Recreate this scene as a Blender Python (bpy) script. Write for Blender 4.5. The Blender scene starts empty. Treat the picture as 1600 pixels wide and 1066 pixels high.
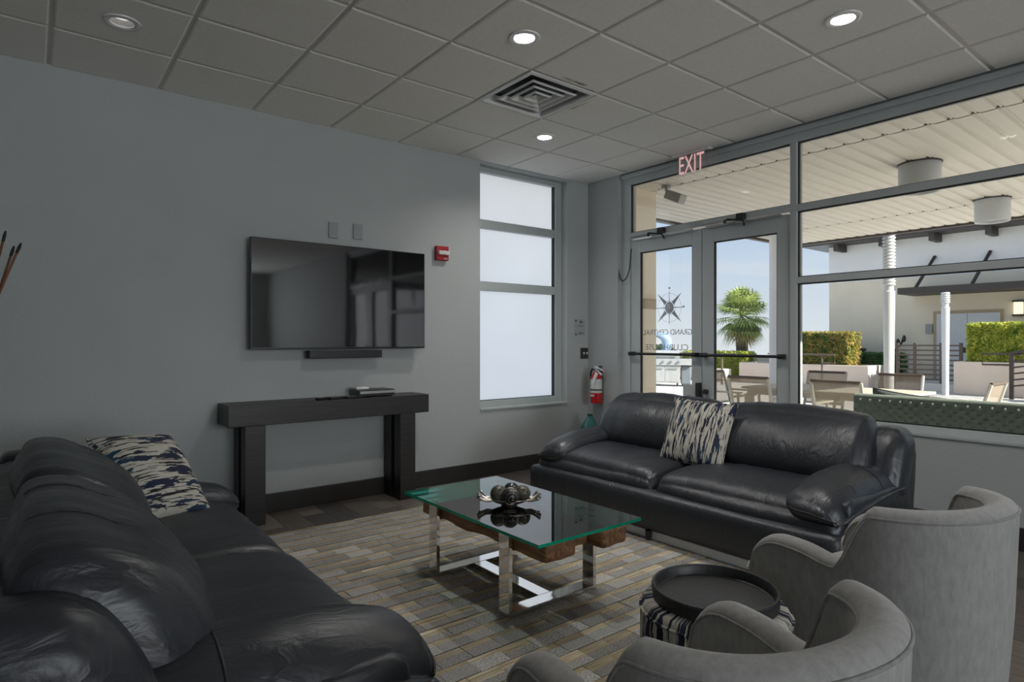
import bpy, bmesh, math, random
from mathutils import Vector, Matrix, noise
random.seed(7)
S = bpy.context.scene
C = S.collection
D = bpy.data
PI = math.pi

# ------------------------------------------------------------------ camera, sky, sun, exposure
cam = D.cameras.new('camera')
cam.sensor_width = 36.0
cam.lens = 21.6
cam.clip_start = 0.05
cam.clip_end = 500
co = D.objects.new('camera', cam)
C.objects.link(co)
TH = math.radians(51.87)
co.location = (0, 0, 1.31)
co.rotation_euler = (PI / 2, 0, TH - PI / 2)
S.camera = co
S.view_settings.view_transform = 'Standard'
S.view_settings.look = 'None'
S.view_settings.gamma = 1
S.view_settings.use_curve_mapping = False
S.view_settings.exposure = 0.5
S.cycles.use_denoising = True
S.cycles.max_bounces = 10
S.cycles.diffuse_bounces = 6
S.cycles.glossy_bounces = 6
S.cycles.transmission_bounces = 8
S.cycles.transparent_max_bounces = 24
S.cycles.caustics_reflective = False
S.cycles.caustics_refractive = False
S.cycles.sample_clamp_indirect = 6

W = D.worlds.new('sky')
S.world = W
W.use_nodes = True
nt = W.node_tree
nt.nodes.clear()
tc = nt.nodes.new('ShaderNodeTexCoord')
sp = nt.nodes.new('ShaderNodeSeparateXYZ')
nt.links.new(tc.outputs['Generated'], sp.inputs[0])
rp = nt.nodes.new('ShaderNodeValToRGB')
rp.color_ramp.elements[0].position = 0.0
rp.color_ramp.elements[0].color = (0.80, 0.84, 0.90, 1)
rp.color_ramp.elements[1].position = 0.6
rp.color_ramp.elements[1].color = (0.40, 0.55, 0.80, 1)
e = rp.color_ramp.elements.new(0.22)
e.color = (0.47, 0.63, 0.88, 1)
nt.links.new(sp.outputs['Z'], rp.inputs[0])
mp = nt.nodes.new('ShaderNodeMapping')
mp.inputs['Scale'].default_value = (2.2, 2.2, 7.5)
nt.links.new(tc.outputs['Generated'], mp.inputs[0])
nz = nt.nodes.new('ShaderNodeTexNoise')
nz.inputs['Scale'].default_value = 1.6
nz.inputs['Detail'].default_value = 7
nz.inputs['Distortion'].default_value = 0.5
nt.links.new(mp.outputs[0], nz.inputs['Vector'])
cr = nt.nodes.new('ShaderNodeValToRGB')
cr.color_ramp.elements[0].position = 0.46
cr.color_ramp.elements[0].color = (0, 0, 0, 1)
cr.color_ramp.elements[1].position = 0.70
cr.color_ramp.elements[1].color = (0.8, 0.8, 0.8, 1)
nt.links.new(nz.outputs[0], cr.inputs[0])
mx = nt.nodes.new('ShaderNodeMixRGB')
mx.inputs[2].default_value = (0.90, 0.90, 0.91, 1)
nt.links.new(cr.outputs[0], mx.inputs[0])
nt.links.new(rp.outputs[0], mx.inputs[1])
bg = nt.nodes.new('ShaderNodeBackground')
bg.inputs[1].default_value = 0.70
nt.links.new(mx.outputs[0], bg.inputs[0])
wo = nt.nodes.new('ShaderNodeOutputWorld')
nt.links.new(bg.outputs[0], wo.inputs[0])

sun = D.lights.new('sun', 'SUN')
sun.energy = 9.0
sun.angle = math.radians(0.6)
sun.color = (1.0, 0.93, 0.82)
so = D.objects.new('sun', sun)
C.objects.link(so)
so.rotation_euler = Vector((-0.16, 0.85, -0.52)).to_track_quat('-Z', 'Y').to_euler()


def area(name, loc, direction, sx, sy, power, col=(1, 1, 1), spread=180):
    a = D.lights.new(name, 'AREA')
    a.shape = 'RECTANGLE'
    a.size, a.size_y, a.energy, a.color = sx, sy, power, col
    a.spread = math.radians(spread)
    o = D.objects.new(name, a)
    C.objects.link(o)
    o.location = loc
    o.rotation_euler = Vector(direction).to_track_quat('-Z', 'Z').to_euler()
    return o


# fill lamp added inside the made-up rear glazing, unseen behind the camera
area('rear_fill_lamp', (2.2, -6.95, 1.8), (-0.03, 1, 0.06), 3.6, 2.0, 125, (0.90, 0.95, 1.0))


# ------------------------------------------------------------------ materials
def new_mat(name):
    m = D.materials.new(name)
    m.use_nodes = True
    t = m.node_tree
    b = t.nodes['Principled BSDF']
    return m, t, b


def nd(t, kind, **kw):
    n = t.nodes.new('ShaderNode' + kind)
    for k, v in kw.items():
        if k in n.inputs.keys():
            n.inputs[k].default_value = v
        else:
            setattr(n, k, v)
    return n


def ramp(t, stops, interp='LINEAR'):
    r = t.nodes.new('ShaderNodeValToRGB')
    cr_ = r.color_ramp
    cr_.interpolation = interp
    while len(cr_.elements) > 1:
        cr_.elements.remove(cr_.elements[-1])
    cr_.elements[0].position = stops[0][0]
    cr_.elements[0].color = (*stops[0][1], 1)
    for p, c in stops[1:]:
        el = cr_.elements.new(p)
        el.color = (*c, 1)
    return r


def coords(t, scale=(1, 1, 1), rot=(0, 0, 0), kind='Object'):
    c = t.nodes.new('ShaderNodeTexCoord')
    m = t.nodes.new('ShaderNodeMapping')
    m.inputs['Scale'].default_value = scale
    m.inputs['Rotation'].default_value = rot
    t.links.new(c.outputs[kind], m.inputs[0])
    return m.outputs[0]


def bump(t, b, height, strength=0.2, dist=0.01):
    n = nd(t, 'Bump', Strength=strength, Distance=dist)
    t.links.new(height, n.inputs['Height'])
    t.links.new(n.outputs[0], b.inputs['Normal'])
    return n


def mat(name, col, rough=0.5, metal=0.0, spec=0.5, var=0.0, vscale=8.0, bstr=0.0, bscale=60.0, bdist=0.004, stretch=(1, 1, 1), coat=0.0):
    m, t, b = new_mat(name)
    b.inputs['Base Color'].default_value = (*col, 1)
    b.inputs['Roughness'].default_value = rough
    b.inputs['Metallic'].default_value = metal
    b.inputs['Specular IOR Level'].default_value = spec
    b.inputs['Coat Weight'].default_value = coat
    if var or bstr:
        v = coords(t, stretch)
    if var:
        n = nd(t, 'TexNoise', Scale=vscale, Detail=4.0)
        t.links.new(v, n.inputs['Vector'])
        r = ramp(t, [(0.25, tuple(c * (1 - var) for c in col)), (0.75, tuple(min(1, c * (1 + var)) for c in col))])
        t.links.new(n.outputs[0], r.inputs[0])
        t.links.new(r.outputs[0], b.inputs['Base Color'])
    if bstr:
        n = nd(t, 'TexNoise', Scale=bscale, Detail=3.0)
        t.links.new(v, n.inputs['Vector'])
        bump(t, b, n.outputs[0], bstr, bdist)
    return m


M = {}
M['wall'] = mat('wall_paint', (0.412, 0.432, 0.430), 0.62, spec=0.3, var=0.03, vscale=2, bstr=0.5, bscale=70, bdist=0.004)
M['ceil'] = mat('ceiling_tile', (0.87, 0.855, 0.82), 0.9, spec=0.1, var=0.04, vscale=60, bstr=0.35, bscale=300, bdist=0.002)
M['tbar'] = mat('ceiling_grid', (0.66, 0.645, 0.62), 0.5, spec=0.3, var=0.02)
M['white'] = mat('white_metal', (0.75, 0.75, 0.75), 0.35, var=0.02)
M['frame'] = mat('grey_aluminium', (0.48, 0.51, 0.51), 0.42, metal=0.0, var=0.03, vscale=3)
M['winframe'] = mat('window_aluminium', (0.42, 0.46, 0.45), 0.42, var=0.03, vscale=3)
M['gasket'] = mat('black_gasket', (0.012, 0.012, 0.012), 0.6, var=0.1)
M['darkbase'] = mat('dark_baseboard', (0.030, 0.027, 0.026), 0.40, var=0.15, vscale=5)
M['black'] = mat('black_plastic', (0.012, 0.012, 0.013), 0.35, var=0.1)
M['blackm'] = mat('black_matte', (0.02, 0.02, 0.021), 0.6, var=0.1)
M['steel'] = mat('brushed_steel', (0.55, 0.55, 0.54), 0.3, metal=1.0, var=0.05, vscale=30, stretch=(1, 1, 8))
M['chrome'] = mat('polished_chrome', (0.82, 0.80, 0.77), 0.06, metal=1.0, var=0.02, bstr=0.08, bscale=9, bdist=0.01)
M['rail'] = mat('pale_metal', (0.82, 0.84, 0.87), 0.4, metal=0.0, var=0.05)
M['red'] = mat('red_enamel', (0.50, 0.012, 0.014), 0.25, var=0.05, coat=0.3)
M['alarmred'] = mat('red_plastic', (0.32, 0.012, 0.016), 0.4, var=0.05)
M['labelw'] = mat('printed_label', (0.60, 0.60, 0.57), 0.5, var=0.25, vscale=45)
M['plate'] = mat('grey_plate', (0.30, 0.31, 0.31), 0.4, var=0.04)
M['darkplate'] = mat('dark_bronze_plate', (0.07, 0.066, 0.058), 0.35, metal=0.6, var=0.08)
M['paper'] = mat('paper_sign', (0.34, 0.355, 0.36), 0.45, var=0.03)
M['ink'] = mat('grey_ink', (0.05, 0.05, 0.05), 0.7, var=0.05)
M['cream'] = mat('cream_stucco', (0.80, 0.71, 0.58), 0.9, spec=0.2, var=0.05, vscale=1.5, bstr=0.3, bscale=60)
M['pierband'] = mat('tan_band', (0.46, 0.36, 0.25), 0.9, spec=0.2, var=0.06, bstr=0.3, bscale=60)
M['stucco'] = mat('pale_stucco', (0.70, 0.66, 0.63), 0.9, spec=0.2, var=0.04, vscale=1.0, bstr=0.3, bscale=50)
M['planter'] = mat('planter_stucco', (0.68, 0.58, 0.50), 0.9, spec=0.2, var=0.05, vscale=2.0, bstr=0.3, bscale=60)
M['whitestucco'] = mat('white_stucco', (0.80, 0.80, 0.80), 0.9, spec=0.2, var=0.04, vscale=1.2)
M['soffit'] = mat('soffit_vinyl', (0.60, 0.57, 0.525), 0.55, spec=0.3, var=0.05, vscale=1.2)
M['soffitgap'] = mat('soffit_dark_trim', (0.16, 0.14, 0.12), 0.7, var=0.1)  # dark colour of the trim strips across the soffit
M['bronze'] = mat('dark_bronze', (0.055, 0.045, 0.042), 0.5, metal=0.3, var=0.1)
M['brown'] = mat('brown_rail', (0.10, 0.075, 0.06), 0.5, var=0.1)
M['postw'] = mat('white_post', (0.50, 0.515, 0.54), 0.5, var=0.05, vscale=6)
M['doorw'] = mat('pale_door', (0.62, 0.64, 0.68), 0.5, var=0.03)
M['alu'] = mat('patio_aluminium', (0.46, 0.45, 0.43), 0.4, metal=0.3, var=0.05)
M['tabletop'] = mat('patio_tabletop', (0.50, 0.47, 0.41), 0.6, var=0.1, vscale=5, stretch=(1, 6, 1))
M['cushd'] = mat('grey_outdoor_fabric', (0.10, 0.11, 0.115), 0.9, var=0.3, vscale=6, stretch=(1, 8, 1))
M['wicker'] = mat('green_grey_wicker', (0.22, 0.26, 0.23), 0.38, var=0.15, vscale=25)
M['trunk'] = mat('palm_trunk', (0.10, 0.085, 0.07), 0.9, var=0.3, bstr=0.6, bscale=30)
M['statue'] = mat('blue_statue', (0.22, 0.32, 0.46), 0.4, var=0.35, vscale=4)
M['soil'] = mat('soil', (0.06, 0.045, 0.035), 0.95, var=0.2)
M['terracotta'] = mat('planter_box_dark', (0.035, 0.035, 0.04), 0.6, var=0.1)
M['beige'] = mat('beige_block', (0.66, 0.55, 0.42), 0.9, var=0.06)
M['steelgrill'] = mat('grill_steel', (0.42, 0.44, 0.46), 0.40, metal=0.4, var=0.08)
M['greyblue'] = mat('blue_grey_enamel', (0.13, 0.16, 0.19), 0.5, var=0.1)
M['waterfar'] = mat('bay_water', (0.55, 0.62, 0.70), 0.6, var=0.08, vscale=0.02)


def leaf_mat(name, c1, c2, c3):
    m, t, b = new_mat(name)
    oi = coords(t)
    n = nd(t, 'TexNoise', Scale=5.0, Detail=5.0)
    t.links.new(oi, n.inputs['Vector'])
    r = ramp(t, [(0.3, c1), (0.5, c2), (0.72, c3)])
    t.links.new(n.outputs[0], r.inputs[0])
    t.links.new(r.outputs[0], b.inputs['Base Color'])
    b.inputs['Roughness'].default_value = 0.55
    tr = nd(t, 'BsdfTranslucent')
    t.links.new(r.outputs[0], tr.inputs[0])
    ms = nd(t, 'MixShader')
    ms.inputs[0].default_value = 0.35
    t.links.new(b.outputs[0], ms.inputs[1])
    t.links.new(tr.outputs[0], ms.inputs[2])
    t.links.new(ms.outputs[0], t.nodes['Material Output'].inputs[0])
    return m


M['leafgreen'] = leaf_mat('hedge_green', (0.03, 0.09, 0.02), (0.07, 0.17, 0.04), (0.16, 0.28, 0.07))
M['leafyellow'] = leaf_mat('hedge_yellow_green', (0.14, 0.22, 0.02), (0.40, 0.45, 0.06), (0.70, 0.66, 0.14))
M['leaforange'] = leaf_mat('hedge_orange_green', (0.12, 0.16, 0.04), (0.32, 0.28, 0.06), (0.50, 0.28, 0.10))
M['palmleaf'] = leaf_mat('palm_leaf', (0.20, 0.28, 0.08), (0.38, 0.46, 0.16), (0.58, 0.60, 0.28))
M['palmdry'] = leaf_mat('palm_leaf_dry', (0.30, 0.24, 0.10), (0.42, 0.36, 0.16), (0.5, 0.42, 0.20))
M['treeleaf'] = leaf_mat('tree_leaf', (0.02, 0.06, 0.02), (0.05, 0.11, 0.03), (0.10, 0.18, 0.05))
M['flower'] = leaf_mat('pink_flower', (0.4, 0.12, 0.08), (0.5, 0.2, 0.15), (0.3, 0.25, 0.1))


def leather():
    m, t, b = new_mat('navy_leather')
    b.inputs['Base Color'].default_value = (0.020, 0.023, 0.029, 1)
    b.inputs['Roughness'].default_value = 0.38
    b.inputs['Specular IOR Level'].default_value = 0.55
    v = coords(t)
    n1 = nd(t, 'TexNoise', Scale=420.0, Detail=2.0)
    t.links.new(v, n1.inputs['Vector'])
    v2 = coords(t, (1.0, 3.2, 1.6))
    n2 = nd(t, 'TexNoise', Scale=5.0, Detail=3.0, Distortion=1.2)
    t.links.new(v2, n2.inputs['Vector'])
    r = ramp(t, [(0.3, (0, 0, 0)), (0.5, (1, 1, 1)), (0.7, (0.1, 0.1, 0.1))])
    t.links.new(n2.outputs[0], r.inputs[0])
    b1 = nd(t, 'Bump', Strength=0.18, Distance=0.002)
    t.links.new(n1.outputs[0], b1.inputs['Height'])
    b2 = nd(t, 'Bump', Strength=0.2, Distance=0.010)
    t.links.new(r.outputs[0], b2.inputs['Height'])
    t.links.new(b1.outputs[0], b2.inputs['Normal'])
    t.links.new(b2.outputs[0], b.inputs['Normal'])
    n3 = nd(t, 'TexNoise', Scale=3.0, Detail=3.0)
    t.links.new(v, n3.inputs['Vector'])
    r3 = ramp(t, [(0.3, (0.32, 0.32, 0.32)), (0.7, (0.46, 0.46, 0.46))])
    t.links.new(n3.outputs[0], r3.inputs[0])
    t.links.new(r3.outputs[0], b.inputs['Roughness'])
    return m


M['leather'] = leather()
M['seam'] = mat('leather_seam', (0.010, 0.011, 0.014), 0.5, var=0.1)


def fabric(name, c1, c2, bs=0.35):
    m, t, b = new_mat(name)
    v = coords(t, (1, 1, 0.35))
    n = nd(t, 'TexNoise', Scale=55.0, Detail=6.0, Roughness=0.7)
    t.links.new(v, n.inputs['Vector'])
    r = ramp(t, [(0.3, c1), (0.7, c2)])
    t.links.new(n.outputs[0], r.inputs[0])
    t.links.new(r.outputs[0], b.inputs['Base Color'])
    b.inputs['Roughness'].default_value = 0.95
    b.inputs['Specular IOR Level'].default_value = 0.15
    b.inputs['Sheen Weight'].default_value = 0.35
    b.inputs['Sheen Roughness'].default_value = 0.4
    n2 = nd(t, 'TexNoise', Scale=500.0, Detail=2.0)
    t.links.new(v, n2.inputs['Vector'])
    bump(t, b, n2.outputs[0], bs, 0.002)
    return m


M['greyfab'] = fabric('grey_chenille', (0.31, 0.305, 0.295), (0.43, 0.423, 0.41))
M['greypipe'] = fabric('grey_chenille_piping', (0.23, 0.227, 0.22), (0.36, 0.354, 0.345))


def ikat(name, mode):
    """cream cloth with broken navy and black stripes; mode 'x','y': stripes run along that axis; 'drum': upright around a drum"""
    m, t, b = new_mat(name)
    tcn = t.nodes.new('ShaderNodeTexCoord')
    if mode == 'drum':
        s = nd(t, 'SeparateXYZ')
        t.links.new(tcn.outputs['Object'], s.inputs[0])
        at = nd(t, 'Math', operation='ARCTAN2')
        t.links.new(s.outputs[1], at.inputs[0])
        t.links.new(s.outputs[0], at.inputs[1])
        cb = nd(t, 'CombineXYZ')
        mu = nd(t, 'Math', operation='MULTIPLY')
        mu.inputs[1].default_value = 0.25
        t.links.new(at.outputs[0], mu.inputs[0])
        t.links.new(mu.outputs[0], cb.inputs[0])
        t.links.new(s.outputs[2], cb.inputs[1])
        src = cb.outputs[0]
        sc_f, sc_b = (75, 5.5, 1), (34, 7, 1)
    else:
        src = tcn.outputs['Object']
        sc_f = (5.5, 95, 20) if mode == 'x' else (105, 6.5, 20)
        sc_b = (7, 32, 10) if mode == 'x' else (46, 7, 10)

    def noise_at(scale, detail, seed):
        mpn = nd(t, 'Mapping')
        mpn.inputs['Scale'].default_value = scale
        mpn.inputs['Location'].default_value = (seed, seed * 0.7, seed * 0.3)
        t.links.new(src, mpn.inputs[0])
        n = nd(t, 'TexNoise', Scale=1.0, Detail=detail, Roughness=0.55, Distortion=0.25)
        t.links.new(mpn.outputs[0], n.inputs['Vector'])
        return n.outputs[0]
    f = ramp(t, [(0.0, (0, 0, 0)), (0.545, (0, 0, 0)), (0.56, (1, 1, 1))])
    t.links.new(noise_at(sc_f, 3.0, 3.1), f.inputs[0])
    g = ramp(t, [(0.0, (0, 0, 0)), (0.545, (0, 0, 0)), (0.555, (1, 1, 1))])
    t.links.new(noise_at(sc_b, 5.0, 8.7), g.inputs[0])
    navy = ramp(t, [(0.3, (0.012, 0.018, 0.06)), (0.5, (0.02, 0.024, 0.045)), (0.7, (0.02, 0.06, 0.11))])
    t.links.new(noise_at((3, 3, 3), 2.0, 1.0), navy.inputs[0])
    m1 = nd(t, 'MixRGB')
    m1.inputs[1].default_value = (0.47, 0.45, 0.39, 1)
    m1.inputs[2].default_value = (0.016, 0.016, 0.024, 1)
    t.links.new(f.outputs[0], m1.inputs[0])
    m2 = nd(t, 'MixRGB')
    t.links.new(g.outputs[0], m2.inputs[0])
    t.links.new(m1.outputs[0], m2.inputs[1])
    t.links.new(navy.outputs[0], m2.inputs[2])
    t.links.new(m2.outputs[0], b.inputs['Base Color'])
    b.inputs['Roughness'].default_value = 0.8
    b.inputs['Specular IOR Level'].default_value = 0.25
    n2 = nd(t, 'TexNoise', Scale=14.0, Detail=3.0, Distortion=1.0)
    t.links.new(tcn.outputs['Object'], n2.inputs['Vector'])
    bump(t, b, n2.outputs[0], 0.35, 0.02)
    return m


M['ikatx'] = ikat('ikat_cloth_across', 'x')
M['ikaty'] = ikat('ikat_cloth_upright', 'y')
M['ikatdrum'] = ikat('ikat_cloth_drum', 'drum')


def wood(name, c1, c2, c3, stretch=(1, 1, 1), scale=6.0, rough=0.5, bs=0.2):
    m, t, b = new_mat(name)
    v = coords(t, stretch)
    n = nd(t, 'TexNoise', Scale=scale, Detail=7.0, Roughness=0.6, Distortion=0.6)
    t.links.new(v, n.inputs['Vector'])
    r = ramp(t, [(0.28, c1), (0.5, c2), (0.74, c3)])
    t.links.new(n.outputs[0], r.inputs[0])
    t.links.new(r.outputs[0], b.inputs['Base Color'])
    b.inputs['Roughness'].default_value = rough
    bump(t, b, n.outputs[0], bs, 0.004)
    return m


M['espresso'] = wood('espresso_wood', (0.014, 0.012, 0.012), (0.022, 0.020, 0.020), (0.036, 0.033, 0.032), (1, 12, 12), 5, 0.42)
M['traywood'] = wood('tray_black_wood', (0.012, 0.012, 0.013), (0.022, 0.022, 0.023), (0.038, 0.038, 0.040), (3, 30, 3), 4, 0.45, 0.3)
M['beam'] = wood('reclaimed_beam', (0.12, 0.055, 0.028), (0.32, 0.16, 0.085), (0.52, 0.31, 0.17), (9, 0.9, 9), 5, 0.75, 0.7)
PLK = []
for k, (a, b_, c) in enumerate([((.060, .050, .044), (.10, .085, .075), (.15, .13, .115)), ((.045, .036, .031), (.075, .06, .052), (.11, .09, .08)),
                                ((.085, .072, .062), (.14, .12, .105), (.19, .17, .15)), ((.055, .044, .036), (.095, .077, .065), (.135, .112, .098)),
                                ((.038, .033, .031), (.062, .055, .052), (.09, .082, .078))]):
    PLK.append(wood('floor_plank_%d' % k, a, b_, c, (14, 1.2, 1), 4, 0.42, 0.12))


def rug_mat(name, greys, tans, split):
    """pile of one rug piece: heathered grey block with a band of tan strips (object space, local y)"""
    m, t, b = new_mat(name)
    tcn = t.nodes.new('ShaderNodeTexCoord')
    s = nd(t, 'SeparateXYZ')
    t.links.new(tcn.outputs['Object'], s.inputs[0])
    oi = t.nodes.new('ShaderNodeObjectInfo')
    n = nd(t, 'TexNoise', Scale=170.0, Detail=5.0, Roughness=0.85)
    t.links.new(tcn.outputs['Object'], n.inputs['Vector'])
    g = ramp(t, [(0.36, tuple(c * 0.45 for c in greys[0])), (0.5, greys[0]), (0.62, greys[1])])
    t.links.new(n.outputs[0], g.inputs[0])
    # strips: noise stretched along x, shifted per piece
    mpn = nd(t, 'Mapping')
    mpn.inputs['Scale'].default_value = (2.2, 95, 1)
    ad = nd(t, 'VectorMath', operation='ADD')
    t.links.new(tcn.outputs['Object'], ad.inputs[0])
    t.links.new(oi.outputs['Random'], ad.inputs[1])
    t.links.new(ad.outputs[0], mpn.inputs[0])
    n2 = nd(t, 'TexNoise', Scale=1.0, Detail=2.0)
    t.links.new(mpn.outputs[0], n2.inputs['Vector'])
    st = ramp(t, [(0.34, tans[0]), (0.46, tans[1]), (0.56, tans[2]), (0.68, tans[3])])
    t.links.new(n2.outputs[0], st.inputs[0])
    gt = nd(t, 'Math', operation='GREATER_THAN')
    gt.inputs[1].default_value = split
    t.links.new(s.outputs[1], gt.inputs[0])
    mxn = nd(t, 'MixRGB')
    t.links.new(gt.outputs[0], mxn.inputs[0])
    t.links.new(g.outputs[0], mxn.inputs[1])
    t.links.new(st.outputs[0], mxn.inputs[2])
    # per piece brightness
    mr = nd(t, 'MapRange')
    mr.inputs[3].default_value = 0.85
    mr.inputs[4].default_value = 1.5
    t.links.new(oi.outputs['Random'], mr.inputs[0])
    mm = nd(t, 'VectorMath', operation='SCALE')
    t.links.new(mxn.outputs[0], mm.inputs[0])
    t.links.new(mr.outputs[0], mm.inputs['Scale'])
    t.links.new(mm.outputs[0], b.inputs['Base Color'])
    b.inputs['Roughness'].default_value = 0.95
    b.inputs['Specular IOR Level'].default_value = 0.1
    bump(t, b, n.outputs[0], 0.6, 0.004)
    return m


TAN = ((0.14, 0.105, 0.065), (0.42, 0.36, 0.25), (0.27, 0.22, 0.145), (0.58, 0.53, 0.42))
RUG = [rug_mat('rug_pile_a', ((0.26, 0.256, 0.245), (0.46, 0.452, 0.43)), TAN, 0.012),
       rug_mat('rug_pile_b', ((0.30, 0.294, 0.28), (0.52, 0.51, 0.485)), TAN, 0.022),
       rug_mat('rug_pile_c', ((0.24, 0.234, 0.218), (0.42, 0.408, 0.385)), TAN, -0.004)]
M['rugback'] = mat('rug_backing', (0.06, 0.055, 0.05), 0.95, var=0.2, vscale=30)


def glass_mat(name, tint=(1, 1, 1), ior=1.5, rough=0.0, gtint=(1, 1, 1)):
    m, t, b = new_mat(name)
    t.nodes.remove(b)
    fr = nd(t, 'Fresnel', IOR=ior)
    tr = nd(t, 'BsdfTransparent')
    tr.inputs[0].default_value = (*tint, 1)
    gl = nd(t, 'BsdfGlossy', Roughness=rough)
    gl.inputs[0].default_value = (*gtint, 1)
    ms = nd(t, 'MixShader')
    t.links.new(fr.outputs[0], ms.inputs[0])
    t.links.new(tr.outputs[0], ms.inputs[1])
    t.links.new(gl.outputs[0], ms.inputs[2])
    t.links.new(ms.outputs[0], t.nodes['Material Output'].inputs[0])
    return m


M['pane'] = glass_mat('clear_pane', (0.965, 0.98, 0.97), 1.35)
M['tableglass'] = glass_mat('table_glass', (0.90, 0.965, 0.94), 2.0)
m, t, b = new_mat('table_glass_edge')
b.inputs['Base Color'].default_value = (0.0, 0.30, 0.17, 1)
b.inputs['Roughness'].default_value = 0.1
b.inputs['Transmission Weight'].default_value = 0.3
nn = nd(t, 'TexNoise', Scale=3.0)
t.links.new(coords(t), nn.inputs['Vector'])
r = ramp(t, [(0.3, (0.0, 0.45, 0.26)), (0.7, (0.01, 0.62, 0.38))])
t.links.new(nn.outputs[0], r.inputs[0])
t.links.new(r.outputs[0], b.inputs['Base Color'])
M['glassedge'] = m
m, t, b = new_mat('frosted_pane')
t.nodes.remove(b)
trn = nd(t, 'BsdfTranslucent')
nn = nd(t, 'TexNoise', Scale=1.2, Detail=2.0)
t.links.new(coords(t), nn.inputs['Vector'])
r = ramp(t, [(0.3, (0.95, 0.93, 0.90)), (0.7, (0.98, 0.96, 0.93))])
t.links.new(nn.outputs[0], r.inputs[0])
t.links.new(r.outputs[0], trn.inputs[0])
gl = nd(t, 'BsdfGlossy', Roughness=0.25)
ms = nd(t, 'MixShader')
ms.inputs[0].default_value = 0.04
t.links.new(trn.outputs[0], ms.inputs[1])
t.links.new(gl.outputs[0], ms.inputs[2])
em_ = nd(t, 'Emission')  # slight glow added to the pane, standing in for brighter daylight
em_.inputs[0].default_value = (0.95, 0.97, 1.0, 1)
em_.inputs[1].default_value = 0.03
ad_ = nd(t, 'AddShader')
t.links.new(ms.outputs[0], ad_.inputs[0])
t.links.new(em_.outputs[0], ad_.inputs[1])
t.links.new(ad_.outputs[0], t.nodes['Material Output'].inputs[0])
M['frost'] = m
m, t, b = new_mat('teal_glass')
b.inputs['Base Color'].default_value = (0.03, 0.16, 0.17, 1)
b.inputs['Roughness'].default_value = 0.06
b.inputs['Transmission Weight'].default_value = 0.35
b.inputs['Coat Weight'].default_value = 0.6
nn = nd(t, 'TexNoise', Scale=12.0, Detail=3.0)
t.links.new(coords(t), nn.inputs['Vector'])
r = ramp(t, [(0.3, (0.02, 0.12, 0.13)), (0.7, (0.05, 0.25, 0.26))])
t.links.new(nn.outputs[0], r.inputs[0])
t.links.new(r.outputs[0], b.inputs['Base Color'])
M['teal'] = m
m, t, b = new_mat('tv_screen')
b.inputs['Base Color'].default_value = (0.006, 0.006, 0.007, 1)
b.inputs['Roughness'].default_value = 0.045
b.inputs['IOR'].default_value = 2.0
nn = nd(t, 'TexNoise', Scale=1.6, Detail=1.0)
t.links.new(coords(t), nn.inputs['Vector'])
bump(t, b, nn.outputs[0], 0.05, 0.02)
M['screen'] = m
m, t, b = new_mat('can_lens')
b.inputs['Base Color'].default_value = (0.8, 0.8, 0.8, 1)
b.inputs['Emission Color'].default_value = (1.0, 0.99, 0.97, 1)
b.inputs['Emission Strength'].default_value = 0.45
nn = nd(t, 'TexNoise', Scale=30.0)
t.links.new(coords(t), nn.inputs['Vector'])
bump(t, b, nn.outputs[0], 0.05, 0.001)
M['lens'] = m
m, t, b = new_mat('wall_lamp_glass')
b.inputs['Base Color'].default_value = (0.9, 0.8, 0.65, 1)
b.inputs['Emission Color'].default_value = (1.0, 0.80, 0.60, 1)
b.inputs['Emission Strength'].default_value = 0.75
nn = nd(t, 'TexNoise', Scale=30.0)
t.links.new(coords(t), nn.inputs['Vector'])
bump(t, b, nn.outputs[0], 0.05, 0.001)
M['lampglass'] = m
m, t, b = new_mat('exit_letters')
b.inputs['Base Color'].default_value = (0.80, 0.52, 0.52, 1)
b.inputs['Emission Color'].default_value = (1.0, 0.62, 0.62, 1)
b.inputs['Emission Strength'].default_value = 0.30
b.inputs['Alpha'].default_value = 0.75
nn = nd(t, 'TexNoise', Scale=40.0)
t.links.new(coords(t), nn.inputs['Vector'])
bump(t, b, nn.outputs[0], 0.05, 0.001)
M['exit'] = m
m, t, b = new_mat('door_vinyl')
b.inputs['Base Color'].default_value = (0.10, 0.10, 0.10, 1)
b.inputs['Roughness'].default_value = 0.6
b.inputs['Alpha'].default_value = 0.85
nn = nd(t, 'TexNoise', Scale=40.0)
t.links.new(coords(t), nn.inputs['Vector'])
bump(t, b, nn.outputs[0], 0.05, 0.001)
M['vinyl'] = m
m, t, b = new_mat('door_vinyl_frost')
b.inputs['Base Color'].default_value = (0.30, 0.31, 0.31, 1)
b.inputs['Roughness'].default_value = 0.6
b.inputs['Alpha'].default_value = 0.55
nn = nd(t, 'TexNoise', Scale=40.0)
t.links.new(coords(t), nn.inputs['Vector'])
bump(t, b, nn.outputs[0], 0.05, 0.001)
M['vinyl2'] = m
m, t, b = new_mat('sling_mesh')
b.inputs['Base Color'].default_value = (0.30, 0.25, 0.19, 1)
b.inputs['Roughness'].default_value = 0.8
b.inputs['Alpha'].default_value = 0.72
nn = nd(t, 'TexNoise', Scale=200.0)
t.links.new(coords(t), nn.inputs['Vector'])
bump(t, b, nn.outputs[0], 0.1, 0.001)
M['sling'] = m


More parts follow.
